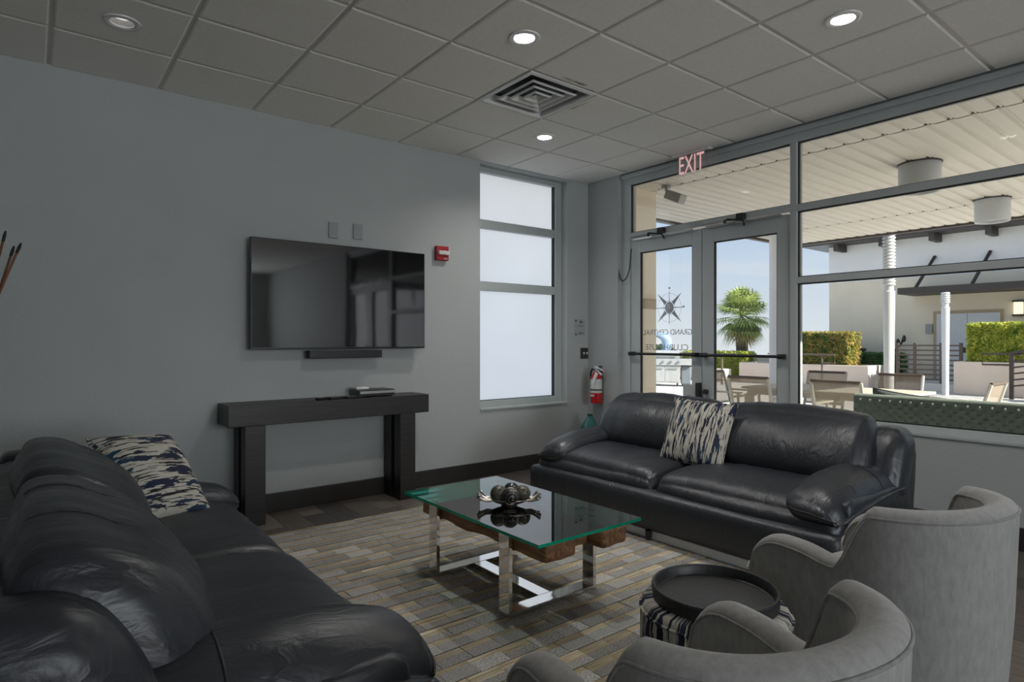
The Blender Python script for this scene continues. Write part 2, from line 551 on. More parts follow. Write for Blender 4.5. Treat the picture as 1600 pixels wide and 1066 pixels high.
def paver_mat():
    m, t, b = new_mat('patio_pavers')
    v = coords(t)
    br = nd(t, 'TexBrick', Scale=1.6)
    br.inputs['Color1'].default_value = (0.58, 0.555, 0.52, 1)
    br.inputs['Color2'].default_value = (0.66, 0.635, 0.60, 1)
    br.inputs['Mortar'].default_value = (0.44, 0.40, 0.36, 1)
    br.inputs['Mortar Size'].default_value = 0.012
    t.links.new(v, br.inputs['Vector'])
    t.links.new(br.outputs[0], b.inputs['Base Color'])
    b.inputs['Roughness'].default_value = 0.85
    b.inputs['Specular IOR Level'].default_value = 0.25
    return m


M['paver'] = paver_mat()


def spots():
    m, t, b = new_mat('spotted_ball')
    v = nd(t, 'TexVoronoi', Scale=62.0)
    t.links.new(coords(t), v.inputs['Vector'])
    r = ramp(t, [(0.0, (0.012, 0.012, 0.010)), (0.30, (0.012, 0.012, 0.010)), (0.38, (0.10, 0.09, 0.068))])
    t.links.new(v.outputs['Distance'], r.inputs[0])
    t.links.new(r.outputs[0], b.inputs['Base Color'])
    b.inputs['Roughness'].default_value = 0.35
    return m


M['spots'] = spots()
M['pewter'] = mat('pewter', (0.42, 0.38, 0.34), 0.28, metal=1.0, var=0.2, vscale=25)
M['ballblack'] = mat('ball_black', (0.018, 0.018, 0.02), 0.25, var=0.1)
M['stick'] = mat('brown_reed', (0.16, 0.06, 0.02), 0.6, var=0.5, vscale=12)
M['sticktip'] = mat('reed_tip', (0.015, 0.012, 0.010), 0.7, var=0.1)
M['vasedark'] = mat('dark_vase', (0.05, 0.045, 0.04), 0.3, var=0.1)


# ------------------------------------------------------------------ mesh helpers
class MB:
    def __init__(s):
        s.v, s.f, s.m = [], [], []

    def face(s, idx, mi=0):
        s.f.append(tuple(idx))
        s.m.append(mi)

    def box(s, x0, x1, y0, y1, z0, z1, mi=0, mat4=None):
        n = len(s.v)
        p = [Vector((x, y, z)) for z in (z0, z1) for y in (y0, y1) for x in (x0, x1)]
        if mat4 is not None:
            p = [mat4 @ q for q in p]
        s.v += [tuple(q) for q in p]
        for q in ((0, 2, 3, 1), (4, 5, 7, 6), (0, 1, 5, 4), (2, 6, 7, 3), (0, 4, 6, 2), (1, 3, 7, 5)):
            s.face([n + i for i in q], mi)
        return s

    def tube(s, pts, r, n=8, mi=0, cap=True, radii=None):
        pts = [Vector(p) for p in pts]
        k = len(pts)
        base = len(s.v)
        up = None
        for i, p in enumerate(pts):
            d = (pts[min(i + 1, k - 1)] - pts[max(i - 1, 0)])
            if d.length < 1e-9:
                d = Vector((0, 0, 1))
            d.normalize()
            if up is None or abs(up.dot(d)) > 0.98:
                up = Vector((0, 0, 1)) if abs(d.z) < 0.9 else Vector((1, 0, 0))
            a = d.cross(up).normalized()
            up = a.cross(d).normalized()
            rr = radii[i] if radii else r
            for j in range(n):
                q = p + rr * (math.cos(2 * PI * j / n) * a + math.sin(2 * PI * j / n) * up)
                s.v.append(tuple(q))
        for i in range(k - 1):
            for j in range(n):
                j2 = (j + 1) % n
                s.face((base + i * n + j, base + i * n + j2, base + (i + 1) * n + j2, base + (i + 1) * n + j), mi)
        if cap:
            s.face([base + j for j in range(n)][::-1], mi)
            s.face([base + (k - 1) * n + j for j in range(n)], mi)
        return s

    def lathe(s, prof, n=24, cx=0, cy=0, mi=0, cap=True):
        """prof: [(r,z)...]"""
        base = len(s.v)
        k = len(prof)
        for r_, z in prof:
            for j in range(n):
                s.v.append((cx + r_ * math.cos(2 * PI * j / n), cy + r_ * math.sin(2 * PI * j / n), z))
        for i in range(k - 1):
            for j in range(n):
                j2 = (j + 1) % n
                s.face((base + i * n + j, base + i * n + j2, base + (i + 1) * n + j2, base + (i + 1) * n + j), mi)
        if cap:
            s.face([base + j for j in range(n)][::-1], mi)
            s.face([base + (k - 1) * n + j for j in range(n)], mi)
        return s

    def sphere(s, c, r, n=16, m_=10, mi=0, sc=(1, 1, 1)):
        prof = [(max(1e-4, r * math.sin(PI * i / m_)), -r * math.cos(PI * i / m_)) for i in range(m_ + 1)]
        b0 = len(s.v)
        s.lathe(prof, n, 0, 0, mi)
        for i in range(b0, len(s.v)):
            x, y, z = s.v[i]
            s.v[i] = (c[0] + x * sc[0], c[1] + y * sc[1], c[2] + z * sc[2])
        return s

    def grid(s, fn, nu, nv, mi=0):
        b0 = len(s.v)
        for i in range(nu + 1):
            for j in range(nv + 1):
                s.v.append(tuple(fn(i / nu, j / nv)))
        for i in range(nu):
            for j in range(nv):
                a = b0 + i * (nv + 1) + j
                s.face((a, a + nv + 1, a + nv + 2, a + 1), mi)
        return s

    def mesh(s, name, mats, smooth=None):
        me = D.meshes.new(name)
        me.from_pydata(s.v, [], s.f)
        for m_ in (mats if isinstance(mats, (list, tuple)) else [mats]):
            me.materials.append(m_)
        me.polygons.foreach_set('material_index', s.m)
        if smooth is not None:
            me.polygons.foreach_set('use_smooth', [True] * len(me.polygons))
            if smooth < 179:
                me.set_sharp_from_angle(angle=math.radians(smooth))
        me.update()
        return me

    def build(s, name, mats, parent=None, smooth=None, bevel=0, loc=None):
        return link(name, s.mesh(name, mats, smooth), parent, bevel, loc)


def link(name, me, parent=None, bevel=0, loc=None):
    o = D.objects.new(name, me)
    C.objects.link(o)
    if parent:
        o.parent = parent
    if loc:
        o.location = loc
    if bevel:
        b_ = o.modifiers.new('bevel', 'BEVEL')
        b_.width, b_.segments, b_.limit_method = bevel, 2, 'ANGLE'
        b_.angle_limit = math.radians(40)
    return o


def tag(o, label, cat, group=None, kind=None):
    o['label'] = label
    o['category'] = cat
    if group:
        o['group'] = group
    if kind:
        o['kind'] = kind
    return o


def thing(name, label, cat, loc=(0, 0, 0), rz=0, group=None, kind=None):
    o = D.objects.new(name, None)
    C.objects.link(o)
    o.empty_display_size = 0.1
    o.location = loc
    o.rotation_euler = (0, 0, rz)
    return tag(o, label, cat, group, kind)


def dup(root, loc, rz, label, group=None):
    r_ = root.copy()
    C.objects.link(r_)
    r_.location = loc
    r_.rotation_euler = (0, 0, rz)
    r_['label'] = label
    if group:
        r_['group'] = group
    for ch in list(root.children):
        c_ = ch.copy()
        C.objects.link(c_)
        c_.parent = r_
        for g in list(ch.children):
            d_ = g.copy()
            C.objects.link(d_)
            d_.parent = c_
    return r_


def bx(*a, mat4=None):
    return MB().box(*a, mat4=mat4)


def softmap(h, r, puff=(0, 0, 0), deform=None):
    def f(p):
        q = Vector((p[0] * h[0], p[1] * h[1], p[2] * h[2]))
        inner = Vector([max(-(h[i] - r[i]), min(h[i] - r[i], q[i])) for i in range(3)])
        d = Vector([(q[i] - inner[i]) / r[i] for i in range(3)])
        if d.length > 1e-9:
            d.normalize()
        q = inner + Vector([d[i] * r[i] for i in range(3)])
        for a in range(3):
            if puff[a]:
                b_, c_ = (a + 1) % 3, (a + 2) % 3
                q[a] += puff[a] * p[a] * (1 - p[b_] ** 2) * (1 - p[c_] ** 2)
        return deform(q, p) if deform else q
    return f


def softbox(name, h, r, n, mat_, parent, puff=(0, 0, 0), deform=None, loc=(0, 0, 0), wr=0.0, wscale=(6, 6, 6), seed=0):
    if not isinstance(r, (tuple, list)):
        r = (r, r, r)
    f = softmap(h, r, puff, deform)
    idx = {}
    vs, fs = [], []

    def knots(k):
        out = []
        for i in range(k + 1):
            x = -1 + 2 * i / k
            out.append(math.sin(x * PI / 2) * 0.55 + x * 0.45)
        return out
    K = [knots(k) for k in n]

    def vert(p):
        key = (round(p[0], 5), round(p[1], 5), round(p[2], 5))
        if key not in idx:
            q = f(p)
            idx[key] = len(vs)
            vs.append(q)
        return idx[key]
    for a in range(3):
        b_, c_ = (a + 1) % 3, (a + 2) % 3
        for sgn in (-1, 1):
            for i in range(n[b_]):
                for j in range(n[c_]):
                    quad = []
                    for (di, dj) in ((0, 0), (1, 0), (1, 1), (0, 1)):
                        p = [0, 0, 0]
                        p[a] = sgn
                        p[b_] = K[b_][i + di]
                        p[c_] = K[c_][j + dj]
                        quad.append(vert(p))
                    fs.append(quad if sgn > 0 else quad[::-1])
    me = D.meshes.new(name)
    if wr:
        me.from_pydata([tuple(v) for v in vs], [], fs)
        me.update()
        for i, v in enumerate(me.vertices):
            q = Vector((v.co.x * wscale[0] + seed, v.co.y * wscale[1] + seed * 2.3, v.co.z * wscale[2]))
            a = 1 - abs(noise.noise(q)) * 2
            a2 = noise.noise(q * 0.45 + Vector((5, 1, 2)))
            v.co += v.normal * wr * (0.6 * a * a * (1 if a > 0 else -1) + 0.8 * a2)
    else:
        me.from_pydata([tuple(v) for v in vs], [], fs)
    me.materials.append(mat_)
    me.polygons.foreach_set('use_smooth', [True] * len(me.polygons))
    me.update()
    return link(name, me, parent, 0, loc), f


def text_mesh(txt, size, name, mat_, extrude=0.001):
    cu = D.curves.new(name, 'FONT')
    cu.body = txt
    cu.size = size
    cu.extrude = extrude
    cu.align_x = 'CENTER'
    cu.align_y = 'CENTER'
    o = D.objects.new(name, cu)
    C.objects.link(o)
    dg = bpy.context.evaluated_depsgraph_get()
    me = D.meshes.new_from_object(o.evaluated_get(dg))
    D.objects.remove(o)
    me.materials.clear()
    me.materials.append(mat_)
    return me


def text(txt, size, name, mat_, parent, origin, right, up, mirror=False, stretch=1.0):
    """right: direction in which the letters advance"""
    me = text_mesh(txt, size, name, mat_)
    o = link(name, me, parent)
    R = Vector(right).normalized() * stretch
    U = Vector(up).normalized()
    N = R.cross(U).normalized()
    o.matrix_local = Matrix(((R.x, U.x, N.x, origin[0]), (R.y, U.y, N.y, origin[1]), (R.z, U.z, N.z, origin[2]), (0, 0, 0, 1)))
    return o


# ------------------------------------------------------------------ room shell
CH = 3.055
XW, YW = 4.87, 4.84          # storefront wall face, television wall face
X0, Y0 = -3.0, -7.0          # unseen left and rear walls

floor = tag(bx(X0, 5.05, Y0, 5.0, -0.14, -0.013).build('floor', PLK[0]), 'grey brown wood-look plank floor', 'floor', kind='structure')
pl = [[None] * 5 for _ in range(2)]
for k in range(5):
    for q in range(2):
        mb = MB()
        L_ = 1.22 if q == 0 else 0.61
        mb.box(0.0012, 0.1788, 0.0012, L_ - 0.0012, -0.013, 0)
        pl[q][k] = mb.mesh('plank', PLK[k])
nx0 = -8
for i in range(-8, 28):
    off = (0.0, 0.44, 0.81, 0.22, 0.63)[i % 5]
    x = i * 0.18 - 0.02
    y = -0.9 - off
    while y < 4.84:
        y1 = y + 1.22
        cov = (0.45 < x and x + 0.18 < 3.2 and y > 1.25 and y1 < 4.15)
        if x < 4.70 and not cov and y1 > 0.2 - 0.9:
            if y1 <= 4.84:
                link('plank', pl[0][random.randrange(5)], floor, 0, (x, y, 0))
            else:
                mb = MB().box(0.0012, 0.1788, 0.0012, 4.84 - y - 0.001, -0.013, 0)
                link('plank', mb.mesh('plank', PLK[random.randrange(5)]), floor, 0, (x, y, 0))
        y += 1.22
# last narrow column along the storefront wall
mb = MB().box(4.84, 4.87, -0.9, 4.84, -0.013, 0)
mb.build('plank', PLK[1], floor)

# ceiling: lay-in tiles hanging below a T-bar grid
GX, GY, GS = 0.0911, 4.244, 0.6096
ceil = tag(bx(X0 - 0.1, 5.05, Y0 - 0.1, 5.0, CH + 0.05, CH + 0.15).build('ceiling', M['ceil']), 'suspended ceiling of square lay-in tiles', 'ceiling', kind='structure')


def tile_mesh(w, d, hole=False):
    mb_ = MB()
    e1, e2 = 0.011, 0.021
    zt, zb = 0.002, -0.009
    if not hole:
        o_ = [(e1, e1), (w - e1, e1), (w - e1, d - e1), (e1, d - e1)]
        i_ = [(e2, e2), (w - e2, e2), (w - e2, d - e2), (e2, d - e2)]
        mb_.v = [(x, y, zt) for x, y in o_] + [(x, y, zb + 0.004) for x, y in o_] + [(x, y, zb) for x, y in i_]
        for k in range(4):
            k2 = (k + 1) % 4
            mb_.face((k, 4 + k, 4 + k2, k2))
            mb_.face((4 + k, 8 + k, 8 + k2, 4 + k2))
        mb_.face((8, 11, 10, 9))
        mb_.face((0, 1, 2, 3))
        return mb_
    n_ = 32
    c_ = (w / 2, d / 2)

    def sq(a, hw):
        cx_, sy_ = math.cos(a), math.sin(a)
        s_ = hw / max(abs(cx_), abs(sy_))
        return c_[0] + cx_ * s_, c_[1] + sy_ * s_
    for ring in range(5):
        for j in range(n_):
            a = 2 * PI * j / n_
            if ring == 0:
                x, y = sq(a, w / 2 - e1)
                z = zt
            elif ring == 1:
                x, y = sq(a, w / 2 - e1)
                z = zb + 0.004
            elif ring == 2:
                x, y = sq(a, w / 2 - e2)
                z = zb
            else:
                x, y = c_[0] + 0.068 * math.cos(a), c_[1] + 0.068 * math.sin(a)
                z = zb if ring == 3 else zt
            mb_.v.append((x, y, z))
    for ring in range(4):
        for j in range(n_):
            j2 = (j + 1) % n_
            mb_.face((ring * n_ + j, (ring + 1) * n_ + j, (ring + 1) * n_ + j2, ring * n_ + j2))
    return mb_


TM = tile_mesh(GS, GS).mesh('ceiling_tile', M['ceil'])
TH_ = tile_mesh(GS, GS, True).mesh('ceiling_tile', M['ceil'])
TR = tile_mesh(XW - (GX + 7 * GS), GS).mesh('ceiling_tile', M['ceil'])
LIGHTS = {(0, -1): 'leftmost, above the dark leather sofa', (3, -3): 'next to the air vent on the near side', (5, -5): 'nearest the storefront glass', (5, -1): 'between the vent and the frosted window'}
VENT = (4, -2)
for i in range(-3, 8):
    for j in range(-9, 1):
        if (i, j) == VENT:
            continue
        me_ = TH_ if (i, j) in LIGHTS else (TR if i == 7 else TM)
        link('ceiling_tile', me_, ceil, 0, (GX + i * GS, GY + j * GS - (0 if j < 0 else 0.0), CH))
for i in range(-3, 8):
    x = GX + i * GS
    bx(x - 0.012, x + 0.012, GY - 9 * GS, YW, CH, CH + 0.02).build('grid_bar', M['tbar'], ceil)
for j in range(-9, 1):
    y = GY + j * GS
    bx(GX - 3 * GS, XW, y - 0.012, y + 0.012, CH + 0.0005, CH + 0.02).build('grid_bar', M['tbar'], ceil)
# plain rear stretch of the ceiling, behind the camera
bx(X0, GX - 3 * GS, Y0, YW, CH - 0.005, CH + 0.05).build('rear_panel', M['ceil'], ceil)
bx(GX - 3 * GS, XW, Y0, GY - 9 * GS, CH - 0.005, CH + 0.05).build('rear_panel', M['ceil'], ceil)
bx(X0, XW, YW - 0.022, YW, CH - 0.002, CH + 0.0).build('wall_angle', M['tbar'], ceil)
bx(XW - 0.022, XW, Y0, YW, CH - 0.002, CH + 0.0).build('wall_angle', M['tbar'], ceil)

# television wall with the frosted window opening
wl = MB()
WX0, WX1, WZ0, WZ1 = 3.408, 4.553, 0.655, 3.028
YB = YW + 0.20
wl.box(X0 - 0.1, WX0, YW, YB, -0.1, 3.1)
wl.box(WX0, WX1, YW, YB, -0.1, WZ0)
wl.box(WX0, WX1, YW, YB, WZ1, 3.1)
wl.box(WX1, 5.05, YW, YB, -0.1, 3.1)
wb = tag(wl.build('wall_back', M['wall']), 'grey textured wall behind the television and console', 'wall', kind='structure')
# storefront wall: pilaster, low wall, solid rear part
wr_ = MB()
wr_.box(XW, 5.04, 4.403, YW, -0.1, 3.1)
wr_.box(XW, 5.04, -0.2, 2.515, -0.1, 0.662)
wr_.box(XW, 5.04, Y0, -2.0, -0.1, 3.1)
wr_.box(XW + 0.06, 5.04, -2.0, 4.403, 3.0, 3.1)
tag(wr_.build('wall_right', M['wall']), 'grey low wall below the storefront glass and corner pilaster', 'wall', kind='structure')
tag(bx(X0 - 0.12, X0, Y0, YW, -0.1, 3.1).build('wall_left', M['wall']), 'grey side wall out of view on the left', 'wall', kind='structure')
rw = MB()
rw.box(X0, -2.4, Y0 - 0.15, Y0, -0.1, 3.1)
rw.box(-2.4, 4.0, Y0 - 0.15, Y0, -0.1, 0.6)
rw.box(-2.4, 4.0, Y0 - 0.15, Y0, 2.9, 3.1)
rw.box(4.0, 5.04, Y0 - 0.15, Y0, -0.1, 3.1)
tag(rw.build('wall_rear', M['wall']), 'grey rear wall with an added opening that lets in light', 'wall', kind='structure')


def baseboard(name, x0, x1, y0, y1, label):
    mb_ = MB().box(x0, x1, y0, y1, 0, 0.145)
    tag(mb_.build(name, M['darkbase'], bevel=0.006), label, 'baseboard', kind='structure')


baseboard('baseboard_back', X0, XW, YW - 0.016, YW, 'dark baseboard along the television wall')
baseboard('baseboard_right', XW - 0.016, XW, -0.2, 2.5, 'dark baseboard below the storefront sill')
baseboard('baseboard_corner', XW - 0.016, XW, 4.405, YW - 0.016, 'dark baseboard on the corner pilaster')

# frosted window
w1 = thing('window_1', 'tall frosted window in a grey aluminium frame beside the corner', 'window', (0, 0, 0), kind='structure')
FY0, FY1 = YW + 0.09, YW + 0.17
fr = MB()
fr.box(WX0, WX0 + 0.06, FY0, FY1, 0.7171, WZ1 - 0.0521)
fr.box(WX1 - 0.085, WX1, FY0, FY1, 0.7171, WZ1 - 0.0521)
fr.box(WX0, WX1, FY0, FY1, WZ1 - 0.052, WZ1)
fr.box(WX0, WX1, FY0, FY1, WZ0, 0.717)
fr.build('frame', M['winframe'], w1, bevel=0.003)
for z0, z1 in ((2.425, 2.508), (1.81, 1.894)):
    bx(WX0 + 0.06, WX1 - 0.085, FY0 + 0.004, FY1, z0, z1).build('transom', M['winframe'], w1, bevel=0.003)
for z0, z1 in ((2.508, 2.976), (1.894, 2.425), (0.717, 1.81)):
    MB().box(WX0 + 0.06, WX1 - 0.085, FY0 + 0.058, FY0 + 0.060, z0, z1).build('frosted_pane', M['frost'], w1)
    g = MB()
    g.box(WX1 - 0.093, WX1 - 0.085, FY0 + 0.02, FY0 + 0.057, z0, z1)
    g.box(WX0 + 0.06, WX1 - 0.085, FY0 + 0.03, FY0 + 0.057, z0, z0 + 0.006)
    g.build('glazing_bead', M['gasket'], w1)
tag(bx(WX0, WX1, YW - 0.012, FY0, WZ0 - 0.018, WZ0 + 0.002).build('trim_1', M['winframe'], bevel=0.003), 'thin grey sill ledge under the frosted window', 'sill', kind='structure')

tag(bx(2.4, 5.0, YB, YB + 0.62, 2.98, 3.12).build('trim_4', M['whitestucco']), 'shallow white eave outside above the frosted window', 'eave', kind='structure')

# ------------------------------------------------------------------ storefront
SX0, SX1, SG = 4.93, 5.03, 4.985


def pane(parent, y0, y1, z0, z1, name='pane'):
    bx(SG - 0.003, SG + 0.003, y0, y1, z0, z1).build(name, M['pane'], parent)
    g = MB()
    for (a, b2, c, d2) in ((y0, y0 + 0.008, z0, z1), (y1 - 0.008, y1, z0, z1), (y0, y1, z0, z0 + 0.008), (y0, y1, z1 - 0.008, z1)):
        g.box(SG - 0.030, SG - 0.004, a, b2, c, d2)
    g.build('gasket', M['gasket'], parent)


w2 = thing('window_2', 'grey aluminium storefront frame with clear panes facing the patio', 'window', kind='structure')
for (y0, y1, z0, z1) in ((4.29, 4.403, 0, 3.03), (2.515, 2.57, 0, 3.03), (-0.255, -0.2, 0, 3.03), (-2.0, -1.94, 0, 3.03)):
    bx(SX0, SX1, y0, y1, z0, z1).build('mullion', M['frame'], w2, bevel=0.003)
bx(SX0 - 0.001, SX1, -2.0, 4.403, 2.94, 3.055).build('header', M['frame'], w2, bevel=0.004)
bx(SX0 - 0.035, SX0, -2.0, 4.403, 3.005, 3.055).build('header_cap', M['frame'], w2, bevel=0.012)
bx(SX0 - 0.0, SX1, 2.57, 4.29, 2.382, 2.437).build('transom', M['frame'], w2, bevel=0.003)
bx(SX0 - 0.0, SX1, -0.2, 2.515, 2.372, 2.427).build('transom', M['frame'], w2, bevel=0.003)
bx(SX0 - 0.0, SX1, -0.2, 2.515, 1.780, 1.833).build('transom', M['frame'], w2, bevel=0.003)
bx(SX0 - 0.0, SX1, -0.2, 2.515, 0.662, 0.712).build('sill_frame', M['frame'], w2, bevel=0.003)
bx(SX0 - 0.0, SX1, -1.94, -0.255, 2.382, 2.437).build('transom', M['frame'], w2, bevel=0.003)
pane(w2, 2.57, 4.29, 2.437, 2.94)
pane(w2, -1.94, -0.255, 2.437, 2.94)
pane(w2, -0.2, 2.515, 2.427, 2.94)
pane(w2, -0.2, 2.515, 1.833, 2.372)
pane(w2, -0.2, 2.515, 0.712, 1.780)
tag(bx(XW - 0.012, SX0, -0.2, 2.515, 0.648, 0.668).build('trim_2', M['winframe'], bevel=0.003), 'pale sill ledge along the low storefront wall', 'sill', kind='structure')
tag(bx(SX0 - 0.05, SX1 + 0.03, 2.57, 4.29, -0.01, 0.012).build('trim_3', M['steel'], bevel=0.004), 'metal threshold under the patio doors', 'threshold', kind='structure')


def door_leaf(name, ya, yb, hinge_left, label):
    """ya > yb; viewed from the room ya is at the left"""
    d = thing(name, label, 'door', kind='structure')
    hs, ms_ = (0.12, 0.105)
    L_, R_ = (hs, ms_) if hinge_left else (0.122, 0.10)
    bx(SX0 + 0.015, SX0 + 0.06, ya - L_, ya, 0.012, 2.363).build('stile', M['frame'], d, bevel=0.003)
    bx(SX0 + 0.015, SX0 + 0.06, yb, yb + R_, 0.012, 2.363).build('stile', M['frame'], d, bevel=0.003)
    bx(SX0 + 0.015, SX0 + 0.06, yb + R_, ya - L_, 2.222, 2.363).build('top_rail', M['frame'], d, bevel=0.003)
    bx(SX0 + 0.015, SX0 + 0.06, yb + R_, ya - L_, 0.012, 0.26).build('bottom_rail', M['frame'], d, bevel=0.003)
    pane(d, yb + R_, ya - L_, 0.26, 2.222)
    pb = MB()
    pb.tube([(SX0 - 0.045, ya - 0.02, 1.18), (SX0 - 0.045, yb + 0.02, 1.18)], 0.013, 10)
    pb.box(SX0 - 0.05, SX0 + 0.016, yb + 0.02, yb + 0.06, 1.16, 1.2)
    pb.box(SX0 - 0.05, SX0 + 0.016, ya - 0.06, ya - 0.02, 1.16, 1.2)
    pb.build('push_bar', M['blackm'], d, smooth=40)
    # closer
    yc = ya - 0.03
    cb_ = MB().box(SX0 - 0.05, SX0, yc - 0.36, yc - 0.02, 2.385, 2.42)
    cb_.build('closer_body', M['frame'], d, bevel=0.006)
    MB().box(SX0 - 0.055, SX0, yc - 0.43, yc - 0.36, 2.375, 2.43).build('closer_valve', M['blackm'], d, bevel=0.006)
    ca = MB()
    ca.tube([(SX0 - 0.05, yc - 0.25, 2.375), (SX0 - 0.16, yc - 0.34, 2.368), (SX0 - 0.10, yc - 0.46, 2.35), (SX0 + 0.01, yc - 0.40, 2.33)], 0.009, 8)
    ca.sphere((SX0 - 0.05, yc - 0.25, 2.375), 0.016, 10, 6)
    ca.build('closer_arm', M['blackm'], d, smooth=50)
    bx(SX0 - 0.012, SX0 + 0.016, yc - 0.75, yc - 0.02, 2.350, 2.372).build('closer_rail', M['steel'], d, bevel=0.003)
    return d


d1 = door_leaf('door_1', 4.285, 3.429, True, 'left glass door leaf with compass emblem on the pane')
d2 = door_leaf('door_2', 3.421, 2.590, False, 'right glass door leaf with arrow on the pane')
d3 = door_leaf('door_3', -0.26, -1.095, True, 'glass door leaf behind the camera, near side')
d4 = door_leaf('door_4', -1.105, -1.935, False, 'glass door leaf behind the camera, far side')
# lock box and cylinder on the meeting stiles
bx(SX0 - 0.035, SX0 + 0.016, 3.432, 3.60, 0.76, 0.90).build('lock_box', M['frame'], d1, bevel=0.004)
bx(SX0 - 0.045, SX0 + 0.016, 3.425, 3.455, 0.74, 0.92).build('lock_bracket', M['blackm'], d1, bevel=0.003)
MB().tube([(SX0 - 0.03, 3.37, 0.84), (SX0 + 0.016, 3.37, 0.84)], 0.022, 14).build('lock_cylinder', M['blackm'], d2, smooth=40)
# wire loop at the left jamb
wp = []
for k in range(15):
    a = PI + PI * k / 14
    wp.append((SX0 - 0.03 - 0.02 * math.sin(PI * k / 14), 4.335 + 0.075 * math.cos(a), 2.10 + 0.16 * math.sin(a)))
wp = [(SX0 - 0.008, 4.26, 2.27)] + [(p[0], p[1], p[2]) for p in wp] + [(SX0 - 0.008, 4.41, 2.30)]
MB().tube(wp, 0.006, 6).build('door_wire', M['gasket'], d1, smooth=60)

# vinyl emblem and lettering on the outside of the door panes (reads mirrored from the room)
VX = SG + 0.0045
em = MB()
cy_, cz_ = 3.83, 1.64


def flat_poly(mb_, pts, x=VX):
    n0 = len(mb_.v)
    mb_.v += [(x, cy_ + p[0], cz_ + p[1]) for p in pts]
    mb_.face(range(n0, n0 + len(pts)))


for k in range(4):
    a = PI / 4 + k * PI / 2
    L_ = 0.205
    ca, sa = math.cos(a), math.sin(a)
    flat_poly(em, [(ca * L_, sa * L_), (ca * 0.06 - sa * 0.021, sa * 0.06 + ca * 0.021), (ca * 0.06 + sa * 0.021, sa * 0.06 - ca * 0.021)])
    a = k * PI / 2
    ca, sa = math.cos(a), math.sin(a)
    flat_poly(em, [(ca * 0.165 - sa * 0.003, sa * 0.165 + ca * 0.003), (ca * 0.05 - sa * 0.004, sa * 0.05 + ca * 0.004), (ca * 0.05 + sa * 0.004, sa * 0.05 - ca * 0.004), (ca * 0.165 + sa * 0.003, sa * 0.165 - ca * 0.003)])
for (py, pz) in ((0, 0.195), (-0.17, 0.005)):
    flat_poly(em, [(py + 0.011 * math.cos(2 * PI * j / 12), pz + 0.011 * math.sin(2 * PI * j / 12)) for j in range(12)])


def ring(mb_, r0, r1, x=VX, sc=(1, 1)):
    for j in range(40):
        a0, a1 = 2 * PI * j / 40, 2 * PI * (j + 1) / 40
        flat_poly(mb_, [(r1 * math.cos(a0) * sc[0], r1 * math.sin(a0)), (r1 * math.cos(a1) * sc[0], r1 * math.sin(a1)), (r0 * math.cos(a1) * sc[0], r0 * math.sin(a1)), (r0 * math.cos(a0) * sc[0], r0 * math.sin(a0))], x)


ring(em, 0.066, 0.070)
ring(em, 0.0, 0.058, sc=(0.92, 1))
em.build('emblem', M['vinyl'], d1)
em2 = MB()
ring(em2, 0.140, 0.144)
em2.build('emblem_ring', M['vinyl2'], d1)
text('R', 0.085, 'emblem_letter', M['white'], d1, (VX - 0.012, cy_, cz_), (0, 1, 0), (0, 0, 1))
text('GRAND CENTRAL', 0.078, 'lettering', M['vinyl2'], d1, (VX, 3.86, 1.395), (0, 1, 0), (0, 0, 1), stretch=0.94)
text('CLUBHOUSE', 0.085, 'lettering', M['vinyl2'], d1, (VX, 3.87, 1.245), (0, 1, 0), (0, 0, 1), stretch=1.10)
text('USE', 0.085, 'lettering', M['vinyl2'], d2, (VX, 3.0, 1.74), (0, 1, 0), (0, 0, 1), stretch=1.0)
text('ENTRANCE', 0.075, 'lettering', M['vinyl2'], d2, (VX, 3.0, 1.625), (0, 1, 0), (0, 0, 1), stretch=0.9)
ar = MB()
cy_, cz_ = 3.0, 1.41
flat_poly(ar, [(0.15, 0.0), (0.06, 0.035), (0.06, 0.018), (-0.15, 0.018), (-0.15, -0.018), (0.06, -0.018), (0.06, -0.035)])
ar.build('arrow', M['vinyl2'], d2)

# rear glazing added for more light, unseen behind the camera
w3 = thing('added_rear_window', 'wide unseen rear glazing added behind the camera for light', 'window', kind='structure')
for k in range(5):
    x = -2.4 + 6.35 * k / 4
    bx(x, x + 0.05, Y0 - 0.11, Y0 - 0.03, 0.6, 2.9).build('mullion', M['frame'], w3)
    if k < 4:
        bx(x + 0.05, x + 6.35 / 4, Y0 - 0.075, Y0 - 0.07, 0.6, 2.9).build('pane', M['pane'], w3)

# exit sign: clear edge-lit panel hung from the ceiling
ex = thing('exit_sign', 'clear panel exit sign with pink red letters above the doors', 'sign', (4.78, 3.42, CH - 0.009))
bx(-0.035, 0.035, -0.20, 0.20, -0.018, 0.0).build('mount_plate', M['tbar'], ex, bevel=0.004)
bx(-0.004, 0.004, -0.17, 0.17, -0.21, -0.018).build('panel', glass_mat('exit_acrylic', (0.93, 0.94, 0.93), 1.45), ex)
text('EXIT', 0.235, 'letters', M['exit'], ex, (-0.008, 0, -0.115), (0, -1, 0), (0, 0, 1), stretch=0.58)

# ------------------------------------------------------------------ ceiling fixtures
def can_fill_lamp(x, y, power):
    a = D.lights.new('can_fill_lamp', 'AREA')
    a.shape, a.size, a.energy, a.color = 'DISK', 0.10, power, (1.0, 0.97, 0.93)
    a.spread = math.radians(150)
    o = D.objects.new('can_fill_lamp', a)
    C.objects.link(o)
    o.location = (x, y, CH + 0.0235)


